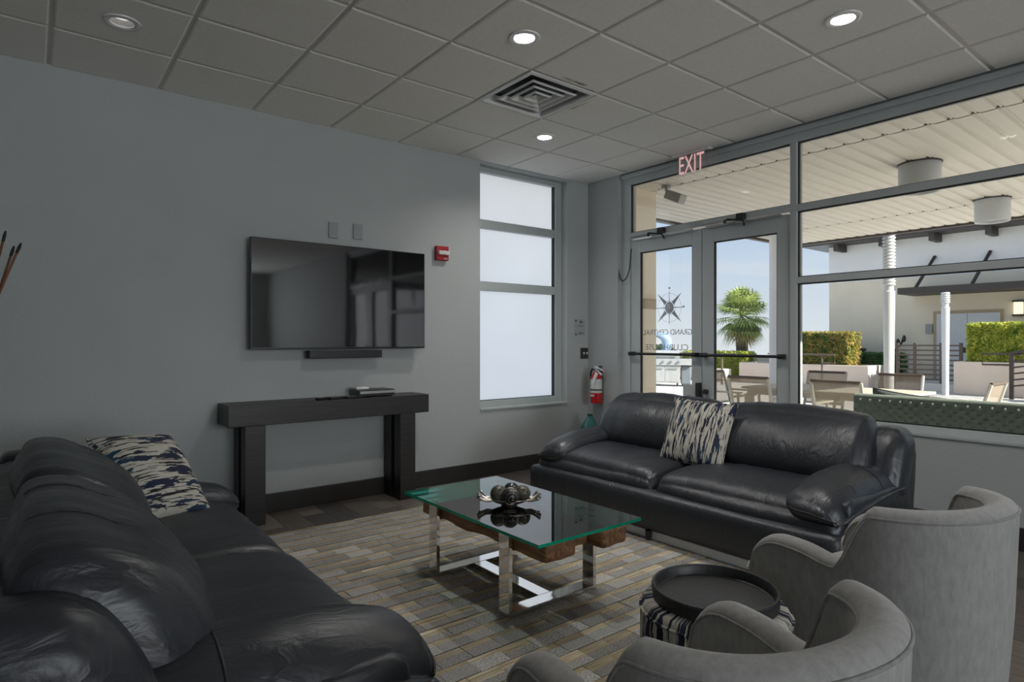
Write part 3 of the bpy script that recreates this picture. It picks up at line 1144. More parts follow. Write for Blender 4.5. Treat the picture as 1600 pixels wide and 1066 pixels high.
CAN_W = 11.0
for (i, j) in ((3, -3), (5, -5), (5, -1), (1, -4), (3, -7), (5, -9), (1, -8)):  # seen cans first; the rest are unseen lamps added to brighten the room
    can_fill_lamp(GX + (i + 0.5) * GS, GY + (j + 0.5) * GS, CAN_W)
proto = None
for (i, j), where in LIGHTS.items():
    loc = (GX + (i + 0.5) * GS, GY + (j + 0.5) * GS, CH - 0.009)
    lab = 'round white recessed ceiling light, ' + where
    if proto is None:
        proto = thing('recessed_light', lab, 'ceiling light', loc, group='recessed ceiling lights')
        MB().lathe([(0.060, 0.003), (0.058, -0.004), (0.066, -0.010), (0.088, -0.006), (0.090, 0.0)], 40, cap=False).build('trim_ring', M['white'], proto, smooth=60)
        MB().lathe([(0.060, 0.003), (0.052, 0.035)], 40, cap=False).build('baffle', M['tbar'], proto, smooth=60)
        MB().lathe([(0.0005, 0.034), (0.053, 0.034)], 40, cap=False).build('lens', M['lens'], proto)
    else:
        dup(proto, loc, 0, lab)

vn = thing('air_vent', 'square white louvred air vent in the ceiling with four nested rings', 'vent', (GX + (VENT[0] + 0.5) * GS, GY + (VENT[1] + 0.5) * GS, CH - 0.004))


def sq_ring(mb_, h0, z0, h1, z1, th=0.0):
    n0 = len(mb_.v)
    for h, z in ((h0, z0), (h1, z1)):
        mb_.v += [(-h, -h, z), (h, -h, z), (h, h, z), (-h, h, z)]
    for k in range(4):
        k2 = (k + 1) % 4
        mb_.face((n0 + k, n0 + k2, n0 + 4 + k2, n0 + 4 + k))


v0 = MB()
sq_ring(v0, 0.300, 0.002, 0.300, -0.008)
sq_ring(v0, 0.300, -0.008, 0.272, -0.012)
sq_ring(v0, 0.272, -0.012, 0.262, -0.002)
sq_ring(v0, 0.262, -0.002, 0.262, 0.052)
v0.build('outer_frame', M['white'], vn)
for h, dz in ((0.205, -0.004), (0.143, -0.006), (0.080, -0.008)):
    lv = MB()
    sq_ring(lv, h, dz, h - 0.012, dz - 0.008)
    sq_ring(lv, h - 0.012, dz - 0.008, h - 0.018, dz - 0.006)
    sq_ring(lv, h - 0.018, dz - 0.006, h - 0.045, dz + 0.022)
    sq_ring(lv, h, dz, h - 0.036, dz + 0.024)
    lv.build('louver', M['white'], vn)
cc = MB()
cc.v = [(-0.028, -0.028, -0.004), (0.028, -0.028, -0.004), (0.028, 0.028, -0.004), (-0.028, 0.028, -0.004), (0, 0, 0.012)]
for k in range(4):
    cc.face((k, (k + 1) % 4, 4))
cc.build('center_cap', M['white'], vn)
bx(-0.265, 0.265, -0.265, 0.265, 0.050, 0.053).build('duct', M['blackm'], vn)

# brown water stains on the tiles beside the vent
m, t, b = new_mat('water_stain')
b.inputs['Base Color'].default_value = (0.34, 0.25, 0.14, 1)
b.inputs['Roughness'].default_value = 0.9
n_ = nd(t, 'TexNoise', Scale=9.0, Detail=4.0)
t.links.new(coords(t), n_.inputs['Vector'])
r = ramp(t, [(0.26, (0, 0, 0)), (0.5, (0.75, 0.75, 0.75))])
gm = nd(t, 'Mapping')
gm.inputs['Location'].default_value = (-1, -1, 0)
gm.inputs['Scale'].default_value = (2, 2, 0)
gc = t.nodes.new('ShaderNodeTexCoord')
t.links.new(gc.outputs['Generated'], gm.inputs[0])
gg = nd(t, 'TexGradient', gradient_type='SPHERICAL')
t.links.new(gm.outputs[0], gg.inputs[0])
g2 = nd(t, 'Math', operation='POWER')
g2.inputs[1].default_value = 0.6
t.links.new(gg.outputs['Fac'], g2.inputs[0])
g3 = nd(t, 'Math', operation='MULTIPLY')
t.links.new(g2.outputs[0], g3.inputs[0])
t.links.new(n_.outputs[0], g3.inputs[1])
t.links.new(g3.outputs[0], r.inputs[0])
t.links.new(r.outputs[0], b.inputs['Alpha'])
M['stain'] = m
vx1, vy0 = GX + 5 * GS, GY - 2 * GS
for (x0, x1, y0, y1) in ((vx1 + 0.023, vx1 + 0.075, vy0 + 0.08, vy0 + 0.50), (vx1 - 0.45, vx1 - 0.04, vy0 - 0.08, vy0 - 0.024)):
    MB().grid(lambda u, v: (x0 + (x1 - x0) * u, y0 + (y1 - y0) * v, CH - 0.0092), 6, 6).build('water_stain', M['stain'], ceil)

# ------------------------------------------------------------------ television wall things
tv = thing('television', 'large black flat television mounted on the grey wall', 'television', (2.009, YW, 1.664))
tvw, tvh = 0.733, 0.417
bx(-tvw, tvw, -0.100, -0.062, -tvh, tvh).build('casing', M['black'], tv, bevel=0.004)
bx(-tvw + 0.008, tvw - 0.008, -0.1025, -0.0995, -tvh + 0.014, tvh - 0.008).build('screen', M['screen'], tv)
bx(-0.3, 0.3, -0.062, 0.0, -0.22, 0.22).build('wall_mount', M['blackm'], tv)
sb = thing('soundbar', 'slim dark soundbar hanging under the television', 'soundbar', (2.016, YW, 1.204))
bx(-0.31, 0.31, -0.115, -0.05, -0.031, 0.031).build('body', M['blackm'], sb, bevel=0.006)
bx(-0.30, 0.30, -0.1165, -0.114, -0.026, 0.026).build('speaker_cloth', M['black'], sb)
for x in (-0.16, 0.13):
    bx(x - 0.05, x + 0.05, -0.05, 0.0, -0.012, 0.03).build('bracket', M['black'], sb)
for nm, x, z, lab in (('wall_plate', 1.945, 2.212, 'blank grey wall plate above the television, left of the two'), ('wall_plate', 2.156, 2.222, 'blank grey wall plate above the television, right of the two')):
    p_ = thing(nm, lab, 'wall plate', (x, YW, z), group='blank plates above the television')
    bx(-0.040, 0.040, -0.014, 0, -0.064, 0.064).build('plate', M['plate'], p_, bevel=0.003)
    for dz in (-0.045, 0.045):
        MB().tube([(0, -0.0155, dz), (0, -0.013, dz)], 0.004, 8).build('screw', M['steel'], p_)
al = thing('fire_alarm', 'red wall fire alarm with clear strobe beside the television', 'fire alarm', (2.963, YW, 2.111))
bx(-0.064, 0.064, -0.045, 0, -0.066, 0.066).build('housing', M['alarmred'], al, bevel=0.006)
bx(-0.050, 0.064, -0.066, -0.044, -0.016, 0.022).build('strobe', M['labelw'], al, bevel=0.006)
text('FIRE', 0.022, 'lettering', M['labelw'], al, (0.03, -0.046, -0.048), (1, 0, 0), (0, 0, 1))
sg = thing('wall_notice', 'small grey notice sheet with wireless symbol beside the window', 'sign', (4.742, YW, 1.457))
bx(-0.078, 0.078, -0.004, 0, -0.092, 0.092).build('sheet', M['paper'], sg)
cy_, cz_ = 0, 0
for r_ in (0.012, 0.022, 0.032):
    pts = [(0.015 + r_ * math.cos(a), -0.0055, 0.040 + r_ * math.sin(a)) for a in [PI * (0.25 + 0.5 * k / 8) for k in range(9)]]
    MB().tube(pts, 0.0032, 6).build('symbol_arc', M['ink'], sg)
for z in (0.015, -0.060, -0.070):
    bx(-0.025, 0.055, -0.0052, -0.0038, z, z + 0.005).build('text_line', M['ink'], sg)
for z in (-0.075, 0.075):
    MB().tube([(-0.062, -0.012, z), (-0.062, -0.003, z)], 0.008, 10).build('pin', M['blackm'], sg)
sw = thing('light_switch', 'dark two-gang light switch plate below the notice', 'switch', (4.808, YW, 1.175))
bx(-0.058, 0.058, -0.007, 0, -0.060, 0.060).build('plate', M['darkplate'], sw, bevel=0.003)
for x in (-0.014, 0.032):
    bx(x - 0.006, x + 0.006, -0.02, -0.006, -0.010, 0.012, mat4=None).build('toggle', M['white'], sw, bevel=0.002)

# fire extinguisher on the pilaster (mounted on the storefront wall face)
fe = thing('fire_extinguisher', 'red fire extinguisher hanging on the corner pilaster', 'fire extinguisher', (XW - 0.075, 4.64, 0.64))
MB().lathe([(0.045, 0.0), (0.060, 0.006), (0.063, 0.02), (0.063, 0.255), (0.058, 0.285), (0.040, 0.315), (0.022, 0.328), (0.02, 0.345)], 28).build('cylinder', M['red'], fe, smooth=50)
MB().lathe([(0.0638, 0.155), (0.0638, 0.262)], 28, cap=False).build('label', M['labelw'], fe, smooth=60)
MB().lathe([(0.0650, 0.140), (0.0650, 0.155)], 28, cap=False).build('strap', M['blackm'], fe, smooth=60)
MB().lathe([(0.0638, 0.115), (0.0638, 0.140)], 28, cap=False).build('band', M['labelw'], fe, smooth=60)
bx(-0.066, -0.0615, -0.028, 0.022, 0.075, 0.098).build('tag_label', M['labelw'], fe)
hd = MB()
hd.tube([(0, 0, 0.34), (0, 0, 0.375)], 0.016, 12)
hd.box(-0.02, 0.02, -0.07, 0.03, 0.372, 0.386)
hd.build('valve', M['steel'], fe, smooth=40)
lv = MB()
lv.box(-0.012, 0.012, -0.10, 0.02, 0.0, 0.010, mat4=Matrix.Translation((0, 0, 0.385)) @ Matrix.Rotation(0.35, 4, 'X'))
lv.box(-0.012, 0.012, -0.10, 0.00, 0.0, 0.010, mat4=Matrix.Translation((0, 0, 0.370)) @ Matrix.Rotation(0.75, 4, 'X'))
lv.build('lever', M['white'], fe)
MB().box(-0.066, -0.062, -0.06, -0.02, -0.07, 0.07, mat4=Matrix.Translation((0, 0, 0.29)) @ Matrix.Rotation(0.5, 4, 'X')).build('hang_tag', M['white'], fe)
hz = [(0, 0.02, 0.36), (0, 0.06, 0.37), (0, 0.085, 0.32), (0, 0.082, 0.25), (0, 0.072, 0.20)]
MB().tube(hz, 0.010, 8).build('hose', M['blackm'], fe, smooth=60)
bx(0.055, 0.075, -0.02, 0.02, 0.10, 0.40).build('wall_bracket', M['blackm'], fe)

# teal glass vase on a low plinth in the corner
pd = thing('corner_plinth', 'small dark stand in the corner behind the far sofa arm', 'stand', (4.66, 4.60, 0))
bx(-0.13, 0.13, -0.13, 0.13, 0, 0.03).build('base', M['espresso'], pd, bevel=0.004)
bx(-0.10, 0.10, -0.10, 0.10, 0.03, 0.27).build('column', M['espresso'], pd, bevel=0.004)
bx(-0.14, 0.14, -0.14, 0.14, 0.27, 0.30).build('top', M['espresso'], pd, bevel=0.004)
tag(MB().lathe([(0.055, 0.0), (0.085, 0.012), (0.102, 0.05), (0.100, 0.09), (0.078, 0.14), (0.048, 0.185), (0.030, 0.21), (0.027, 0.225), (0.036, 0.238), (0.031, 0.238), (0.022, 0.222), (0.022, 0.2)], 32).build('vase', M['teal'], None, smooth=60, loc=(4.66, 4.60, 0.30)), 'teal glass bottle vase in the corner below the extinguisher', 'vase')

# console table
ct = thing('console_table', 'long espresso wood console table under the television', 'console table', (0, 0, 0))
ct.location = (1.866, 4.675, 0)
bx(-0.794, 0.794, -0.147, 0.147, 0.71, 0.86).build('top', M['espresso'], ct, bevel=0.004)
for sx in (-1, 1):
    x0, x1 = (-0.682, -0.542) if sx < 0 else (0.526, 0.666)
    bx(x0, x1, -0.145, -0.035, 0, 0.71).build('leg', M['espresso'], ct, bevel=0.003)
    bx(x0, x1, 0.025, 0.145, 0, 0.71).build('leg', M['espresso'], ct, bevel=0.003)
    bx(x0 + 0.01, x1 - 0.01, -0.035, 0.025, 0.0, 0.09).build('leg_rail', M['espresso'], ct, bevel=0.003)
bxp = thing('cable_box', 'black and silver cable box on the console table', 'cable box', (2.20, 4.66, 0.86))
bx(-0.155, 0.155, -0.10, 0.10, 0.008, 0.058).build('casing', M['black'], bxp, bevel=0.003)
bx(-0.145, 0.150, -0.1025, -0.0995, 0.030, 0.050).build('front_strip', M['steel'], bxp)
for x in (-0.13, 0.13):
    for y in (-0.08, 0.08):
        MB().tube([(x, y, 0), (x, y, 0.009)], 0.012, 10).build('foot', M['blackm'], bxp)
tag(bx(-0.055, 0.055, -0.045, 0.045, 0, 0.018).build('streaming_box', M['white'], bevel=0.006, loc=(2.12, 4.70, 0.918)), 'small white streaming box on top of the cable box', 'media box')


def remote(loc, rz, L_, label, wide=0.022):
    r_ = thing('remote_control', label, 'remote control', loc, rz, 'remote controls on the console')
    bx(-L_ / 2, L_ / 2, -wide, wide, 0, 0.018).build('body', M['black'], r_, bevel=0.005)
    for k in range(4):
        bx(-L_ / 2 + 0.02 + k * L_ * 0.2, -L_ / 2 + 0.03 + k * L_ * 0.2, -0.01, 0.01, 0.018, 0.020).build('button', M['plate'], r_)


remote((1.765, 4.60, 0.86), 0.5, 0.12, 'short black remote control at the left end of the row on the console')
remote((1.90, 4.59, 0.86), 0.25, 0.19, 'long black remote control lying in front of the cable box')
remote((2.01, 4.58, 0.86), 0.15, 0.14, 'black remote control right against the cable box')

# floor vase with reeds, behind the near sofa
vs = thing('floor_vase', 'tall dark floor vase behind the left leather sofa', 'vase', (-0.42, 4.30, 0))
MB().lathe([(0.11, 0.0), (0.14, 0.02), (0.17, 0.25), (0.15, 0.48), (0.085, 0.60), (0.09, 0.66), (0.075, 0.66), (0.07, 0.60), (0.13, 0.47), (0.13, 0.1), (0.01, 0.06)], 28).build('body', M['vasedark'], vs, smooth=60)
RD = [((-0.365, 4.29, 0.58), (-0.102, 4.30, 1.905), 'tallest brown reed in the floor vase at the left edge'), ((-0.385, 4.32, 0.58), (-0.067, 4.31, 1.828), 'shorter brown reed crossing another in the floor vase'),
      ((-0.455, 4.30, 0.58), (-0.037, 4.29, 1.845), 'brown reed leaning furthest right out of the floor vase')]
for a, b_, lab in RD:
    a, b_ = Vector(a), Vector(b_)
    r_ = thing('reed', lab, 'reed', (a + (b_ - a) * 0.0)[:], 0, 'reeds in the floor vase')
    d_ = b_ - a
    MB().tube([(0, 0, 0), d_ * 0.5, d_ * 0.96], 0.006, 8).build('stem', M['stick'], r_, smooth=60)
    MB().tube([d_ * 0.955, d_ * 0.98, d_], 0.006, 8, radii=[0.007, 0.008, 0.004]).build('tip', M['sticktip'], r_, smooth=60)

# ------------------------------------------------------------------ rug
RZ = 0.011
rug = thing('rug', 'patchwork rug of grey blocks and tan strips under the coffee table', 'rug')
RX0, RX1, RY0, RY1 = 0.38, 3.30, 1.22, 4.25
bx(RX0 - 0.012, RX1 + 0.012, RY0 - 0.012, RY1 + 0.012, 0.0, 0.004).build('backing', M['rugback'], rug)
TWX, TWY = 0.151, 0.108
meshes = []
for q in range(3):
    for w in range(2):
        mb = MB()
        h = (0.0098, 0.0112)[w]
        sy = (0.012, 0.022, -0.004)[q]
        g_ = 0.0008
        mb.box(-TWX / 2 + g_, TWX / 2 - g_, -TWY / 2 + g_, sy, 0.003, h)
        mb.box(-TWX / 2 + g_, TWX / 2 - g_, sy + 0.0004, TWY / 2 - g_, 0.003, h - 0.0022)
        meshes.append(mb.mesh('rug_tile', RUG[q]))
cells = []
ny = int((RY1 - RY0) / TWY)
nxx = int((RX1 - RX0) / TWX)
for j in range(ny):
    sh = (0.0, 0.5, 0.25, 0.75)[j % 4] * TWX
    for i in range(-1, nxx + 1):
        x = RX0 + (i + 0.5) * TWX + sh
        y = RY0 + (j + 0.5) * TWY
        if RX0 + TWX / 2 - 0.02 < x < RX1 - TWX / 2 + 0.05:
            vis = x > 0.80 and y > 1.25 and not (x < 0.98 and y < 2.2) and not (x > 1.75 and y < 1.4)
            cells.append((0 if vis else 1, math.hypot(x, y), x, y))
cells.sort()
rest = MB()
for k, (_, _, x, y) in enumerate(cells):
    if k < 300:
        link('rug_tile', random.choice(meshes), rug, 0, (x, y, 0)).rotation_euler = (0, 0, random.uniform(-0.012, 0.012))
    else:
        mz = random.choice((0.0098, 0.0105, 0.0112))
        rest.box(x - TWX / 2 + 0.0008, x + TWX / 2 - 0.0008, y - TWY / 2 + 0.0008, y + 0.012, 0.003, mz, random.randrange(3))
        rest.box(x - TWX / 2 + 0.0008, x + TWX / 2 - 0.0008, y + 0.013, y + TWY / 2 - 0.0008, 0.003, mz - 0.002, 3 + random.randrange(4))
solid_t = [rug_mat('rug_strips', ((0.2, 0.2, 0.2), (0.3, 0.3, 0.3)), TAN, -99.0)] * 4
G3 = (((0.26, 0.256, 0.245), (0.46, 0.452, 0.43)), ((0.30, 0.294, 0.28), (0.52, 0.51, 0.485)), ((0.24, 0.234, 0.218), (0.42, 0.408, 0.385)))
solid_g = [rug_mat('rug_blocks_%d' % k, G3[k], TAN, 99.0) for k in range(3)]
ro = rest.build('rug_tiles_beyond', solid_g + solid_t, rug)
ro['kind'] = 'stuff'

# ------------------------------------------------------------------ sofas
SL = 2.42


def seam_tube(name, f, path, parent, r=0.0045):
    return MB().tube([f(p) for p in path], r, 6).build(name, M['seam'], parent, smooth=80)


def make_sofa(label):
    s = thing('leather_sofa', label, 'sofa', group='pair of navy leather sofas')
    # base with bulging front
    softbox('base', (0.50, SL / 2 - 0.005, 0.13), (0.05, 0.05, 0.05), (12, 16, 8), M['leather'], s, puff=(0.015, 0, 0), loc=(0.62, SL / 2, 0.185), wr=0.003)
    bx(0.20, 1.07, 0.10, SL - 0.10, 0.0, 0.052).build('base_rail', M['rail'], s)
    for x in (0.12, 1.095):
        for y in (0.12, SL / 2, SL - 0.12):
            MB().lathe([(0.018, 0), (0.024, 0.06)], 12, x, y).build('foot', M['blackm'], s, smooth=40)

    def back_def(q, p):
        q.x -= 0.07 * (q.z + 0.3)
        q.z += 0.02 * math.sin(q.y * 3.0)
        return q
    softbox('back_frame', (0.13, SL / 2 - 0.01, 0.31), (0.10, 0.08, 0.12), (8, 24, 12), M['leather'], s, deform=back_def, loc=(0.17, SL / 2, 0.43), wr=0.008, wscale=(4, 3, 4))
    hw = (SL - 0.05) / 4
    for k, yc in enumerate((0.025 + hw, SL - 0.025 - hw)):
        def seat_def(q, p):
            fx = max(0.0, p[0])
            q.z -= 0.055 * fx ** 3
            q.z -= 0.02 * abs(p[1]) ** 6
            return q
        c_, f = softbox('seat_cushion', (0.395, hw - 0.004, 0.090), (0.085, 0.06, 0.075), (26, 34, 10), M['leather'], s, puff=(0.02, 0, 0.035), deform=seat_def, loc=(0.665, yc, 0.362), wr=0.008, wscale=(3, 11, 4), seed=k * 7)
        seam_tube('seam', f, [(0.93, -1 + 2 * i / 30, -0.25) for i in range(31)], c_)
        ysd = -1 if k == 0 else 1
        seam_tube('seam', f, [(-0.6 + 1.6 * i / 24, ysd * 0.30, 1) for i in range(25)] + [(1, ysd * 0.30, 0.9 - 1.6 * i / 6) for i in range(7)], c_, 0.003)
    # back cushions
    bw = (SL - 0.30) / 4
    for k, yc in enumerate((0.15 + bw, SL - 0.15 - bw)):
        def bc_def(q, p):
            h = (q.z + 0.235) / 0.47
            q.x -= 0.21 * h
            q.x += 0.05 * math.sin(PI * min(1, max(0, h))) * (1 if p[0] > 0 else 0.3)
            q.z -= 0.028 * abs(p[1]) ** 3
            ysg = -1 if k == 0 else 1
            if p[1] * ysg > 0:
                q.y -= 0.03 * ysg * (h - 0.5) * abs(p[1])
            return q
        c_, f = softbox('back_cushion', (0.135, bw - 0.004, 0.235), (0.125, 0.075, 0.15), (12, 34, 22), M['leather'], s, puff=(0.055, 0.015, 0.01), deform=bc_def, loc=(0.42, yc, 0.625), wr=0.010, wscale=(2.5, 9, 2.2), seed=3 + k * 5)
        for e_ in (-0.92, 0.92):
            seam_tube('seam', f, [(1, e_, -0.9 + 1.8 * i / 16) for i in range(17)] + [(0.9 - 1.8 * i / 8, e_, 1) for i in range(9)], c_)
        for e_ in (-0.36, 0.36):
            seam_tube('seam', f, [(1, e_, -0.9 + 1.8 * i / 16) for i in range(17)] + [(0.9 - 1.5 * i / 8, e_, 1) for i in range(9)], c_, 0.0022)
    # arm pads
    for k in range(2):
        sg_ = -1 if k == 0 else 1

        def arm_def(q, p):
            x = q.x
            q.z += -0.10 * x + 0.03 * math.sin(PI * (x + 0.42) / 0.84)
            q.z -= 0.10 * max(0.0, (p[1] * sg_ + 0.3) / 1.3) ** 2 * (0.5 + 0.5 * p[2])
            tip = max(0.0, p[0])
            q.y *= 1 - 0.16 * tip ** 2
            q.z -= 0.02 * tip ** 4
            return q
        c_, f = softbox('arm_pad', (0.42, 0.185, 0.068), (0.10, 0.13, 0.062), (26, 18, 10), M['leather'], s, puff=(0.0, 0.0, 0.018), deform=arm_def, loc=(0.66, (0.165 if k == 0 else SL - 0.165), 0.458), wr=0.008, wscale=(8, 3, 4), seed=11 + k * 4)
        f0 = f
        seam_tube('seam', f, [(0.96, -0.9 + 1.8 * i / 16, 0.0) for i in range(17)], c_)
        seam_tube('seam', f, [(0.95 - 1.9 * i / 24, -sg_ * 0.97, 0.15) for i in range(25)], c_)
        def wing_def(q, p):
            q.x -= 0.42 * (q.z + 0.05)
            q.z -= 0.03 * max(0.0, p[1] * sg_) ** 2
            return q
        w_, f = softbox('wing', (0.12, 0.125, 0.20), (0.075, 0.075, 0.09), (10, 10, 14), M['leather'], s, puff=(0.025, 0, 0), deform=wing_def, loc=(0.245, (0.128 if k == 0 else SL - 0.128), 0.575), wr=0.007, wscale=(5, 4, 5), seed=31 + k)
        seam_tube('seam', f, [(1, -sg_ * 0.9, -0.9 + 1.8 * i / 16) for i in range(17)] + [(0.9 - 1.8 * i / 8, -sg_ * 0.9, 1) for i in range(9)], w_)
        seam_tube('seam', f0, [(-0.35, -sg_ * 0.95 + 1.9 * sg_ * i / 16, 1) for i in range(17)], c_)
        # side panel under the pad
        softbox('side_panel', (0.42, 0.035, 0.11), (0.06, 0.03, 0.06), (10, 4, 6), M['leather'], s, loc=(0.55, (0.04 if k == 0 else SL - 0.04), 0.36), wr=0.004)
    return s


sofa = make_sofa('navy leather sofa in the foreground at the left, back to the side wall')
sofa.location = (-0.16, 1.45, RZ)
sofa2 = dup(sofa, (4.28, 1.40 + SL, RZ), PI, 'navy leather sofa along the storefront glass, facing the table')


def pillow(name, label, w, h, th, mat_, axes, center):
    """axes: right, up (unit); normal = right x up"""
    nu = 40
    vs, fs = [], []

    def ht(u, v, s):
        e_ = (1 - abs(u) ** 2.6) * (1 - abs(v) ** 2.6)
        z = th * max(0, e_) ** 0.55
        z += 0.004 * noise.noise(Vector((u * 4, v * 4, s))) * 2.0 * (e_ ** 0.5)
        return s * z
    for s in (1, -1):
        for i in range(nu + 1):
            for j in range(nu + 1):
                u, v = -1 + 2 * i / nu, -1 + 2 * j / nu
                pin = 1 - 0.05 * (1 - abs(v) ** 2) * abs(u) ** 4
                pin2 = 1 - 0.05 * (1 - abs(u) ** 2) * abs(v) ** 4
                vs.append((u * w / 2 * pin, v * h / 2 * pin2, ht(u, v, s)))
    N = (nu + 1) ** 2
    for s in range(2):
        for i in range(nu):
            for j in range(nu):
                a = s * N + i * (nu + 1) + j
                q = (a, a + nu + 1, a + nu + 2, a + 1)
                fs.append(q if s == 0 else q[::-1])
    me = D.meshes.new(name)
    me.from_pydata(vs, [], fs)
    bm = bmesh.new()
    bm.from_mesh(me)
    bmesh.ops.remove_doubles(bm, verts=bm.verts, dist=0.0004)
    bm.to_mesh(me)
    bm.free()
    me.materials.append(mat_)
    me.polygons.foreach_set('use_smooth', [True] * len(me.polygons))
    o = tag(link(name, me), label, 'pillow', 'patterned throw pillows')
    R = Vector(axes[0]).normalized()
    U = Vector(axes[1])
    U = (U - U.dot(R) * R).normalized()
    Nn = R.cross(U)
    o.matrix_world = Matrix(((R.x, U.x, Nn.x, center[0]), (R.y, U.y, Nn.y, center[1]), (R.z, U.z, Nn.z, center[2]), (0, 0, 0, 1)))
    # edge piping
    pp = []
    for (ua, va, ub, vb) in ((-1, -1, 1, -1), (1, -1, 1, 1), (1, 1, -1, 1), (-1, 1, -1, -1)):
        for k in range(16):
            u, v = ua + (ub - ua) * k / 16, va + (vb - va) * k / 16
            pp.append((u * w / 2 * (1 - 0.05 * (1 - v * v) * abs(u) ** 4), v * h / 2 * (1 - 0.05 * (1 - u * u) * abs(v) ** 4), 0))
    pp.append(pp[0])
    MB().tube(pp, 0.005, 6).build('piping', mat_, o, smooth=80)
    return o


pillow('throw_pillow', 'cream and navy streaked pillow leaning on the left leather sofa', 0.41, 0.55, 0.105, M['ikatx'], ((0.90, 0.38, -0.08), (-0.28, 0.62, 0.62)), (0.465, 3.43, 0.645))
pillow('throw_pillow', 'cream and navy streaked pillow on the sofa by the storefront', 0.48, 0.48, 0.075, M['ikaty'], ((0.12, -0.98, -0.04), (0.42, 0.10, 0.88)), (3.70, 2.60, 0.665))

# ------------------------------------------------------------------ coffee table
tb = thing('coffee_table', 'glass topped coffee table on chrome frames and reclaimed beams', 'coffee table', (2.05, 2.60, RZ))
gt_ = MB()
GW, GL, gz0, gz1 = 0.335, 0.60, 0.408, 0.423
n0 = 0
gt_.v = [(-GW, -GL, gz0), (GW, -GL, gz0), (GW, GL, gz0), (-GW, GL, gz0), (-GW, -GL, gz1), (GW, -GL, gz1), (GW, GL, gz1), (-GW, GL, gz1)]
for q, mi in (((0, 3, 2, 1), 0), ((4, 5, 6, 7), 0), ((0, 1, 5, 4), 1), ((1, 2, 6, 5), 1), ((2, 3, 7, 6), 1), ((3, 0, 4, 7), 1)):
    gt_.face(q, mi)
gt_.build('glass_top', [M['tableglass'], M['glassedge']], tb)
for y0 in (-0.335, 0.315):
    for x0 in (-0.29, 0.268):
        bx(x0, x0 + 0.022, y0, y0 + 0.08, 0.0, 0.408).build('leg', M['chrome'], tb, bevel=0.0025)
    bx(-0.268, 0.268, y0, y0 + 0.08, 0.0, 0.022).build('floor_bar', M['chrome'], tb, bevel=0.0025)
bx(-0.04, 0.04, -0.255, 0.315, 0.0, 0.021).build('stretcher', M['chrome'], tb, bevel=0.0025)


def beam_def(q, p):
    q.z += 0.012 * noise.noise(Vector((q.x * 6, q.y * 5, 1.7)))
    q.x += 0.018 * noise.noise(Vector((q.z * 5, q.y * 4, 6.1)))
    cr_ = abs(math.sin(q.y * 9 + q.x * 4))
    if cr_ < 0.10 and p[2] > 0:
        q.z -= 0.012
    return q


for k, (xc, hw_, yc, hl) in enumerate(((-0.165, 0.092, -0.02, 0.545), (0.02, 0.070, 0.03, 0.50), (0.172, 0.085, -0.03, 0.55))):
    softbox('wood_beam', (hw_, hl, 0.042), (0.016, 0.016, 0.014), (10, 60, 6), M['beam'], tb, deform=beam_def, loc=(xc, yc, 0.352), wr=0.006, wscale=(14, 9, 14), seed=k * 3 + 1)
for y0 in (-0.335, 0.315):
    bx(-0.268, 0.268, y0 + 0.02, y0 + 0.06, 0.295, 0.308).build('beam_support', M['chrome'], tb, bevel=0.002)

# bowl with decorative balls
BZ = RZ + 0.423
bw_ = thing('pewter_bowl', 'oval pewter bowl with coral shaped handles on the glass table', 'bowl', (2.01, 2.585, BZ), math.atan2(-0.617, 0.787))
bo = MB()


def bowl_fn(u, v):
    a = 2 * PI * u
    rr = [0.35, 0.7, 1.0][0] if False else v
    return (0.115 * rr * math.cos(a), 0.075 * rr * math.sin(a), 0.004 + 0.034 * rr ** 2.2)


bo.grid(lambda u, v: bowl_fn(u, 0.02 + 0.98 * v), 40, 8)
ob = bo.build('body', M['pewter'], bw_, smooth=80)
sm = ob.modifiers.new('solid', 'SOLIDIFY')
sm.thickness = 0.003
MB().lathe([(0.04, 0.0), (0.045, 0.006)], 20).build('foot', M['pewter'], bw_, smooth=40)
for sx in (-1, 1):
    hb = MB()
    for k in range(6):
        a = (-0.9 + 1.8 * k / 5)
        x0, y0 = 0.095 * sx, 0.05 * math.sin(a)
        x1, y1 = sx * (0.128 + 0.036 * math.cos(a)), 0.066 * math.sin(a)
        z1_ = 0.046 + 0.012 * (k % 2)
        hb.tube([(x0, y0, 0.034), ((x0 + x1) / 2, (y0 + y1) / 2, 0.034), (x1, y1, z1_)], 0.005, 6, radii=[0.006, 0.005, 0.006])
        hb.sphere((x1, y1, z1_), 0.0085, 8, 6)
    hb.build('handle', M['pewter'], bw_, smooth=60)
AX = Vector((0.787, -0.617, 0))
AY = Vector((0.617, 0.787, 0))
base_c = Vector((2.01, 2.585, BZ))


def ball(name, label, u, w, z, r_, mat_):
    c_ = base_c + AX * u + AY * w + Vector((0, 0, z))
    o = MB().sphere((0, 0, 0), r_, 28, 18).build(name, mat_, None, smooth=180, loc=c_[:])
    return tag(o, label, 'decorative ball', 'decorative balls in the pewter bowl')


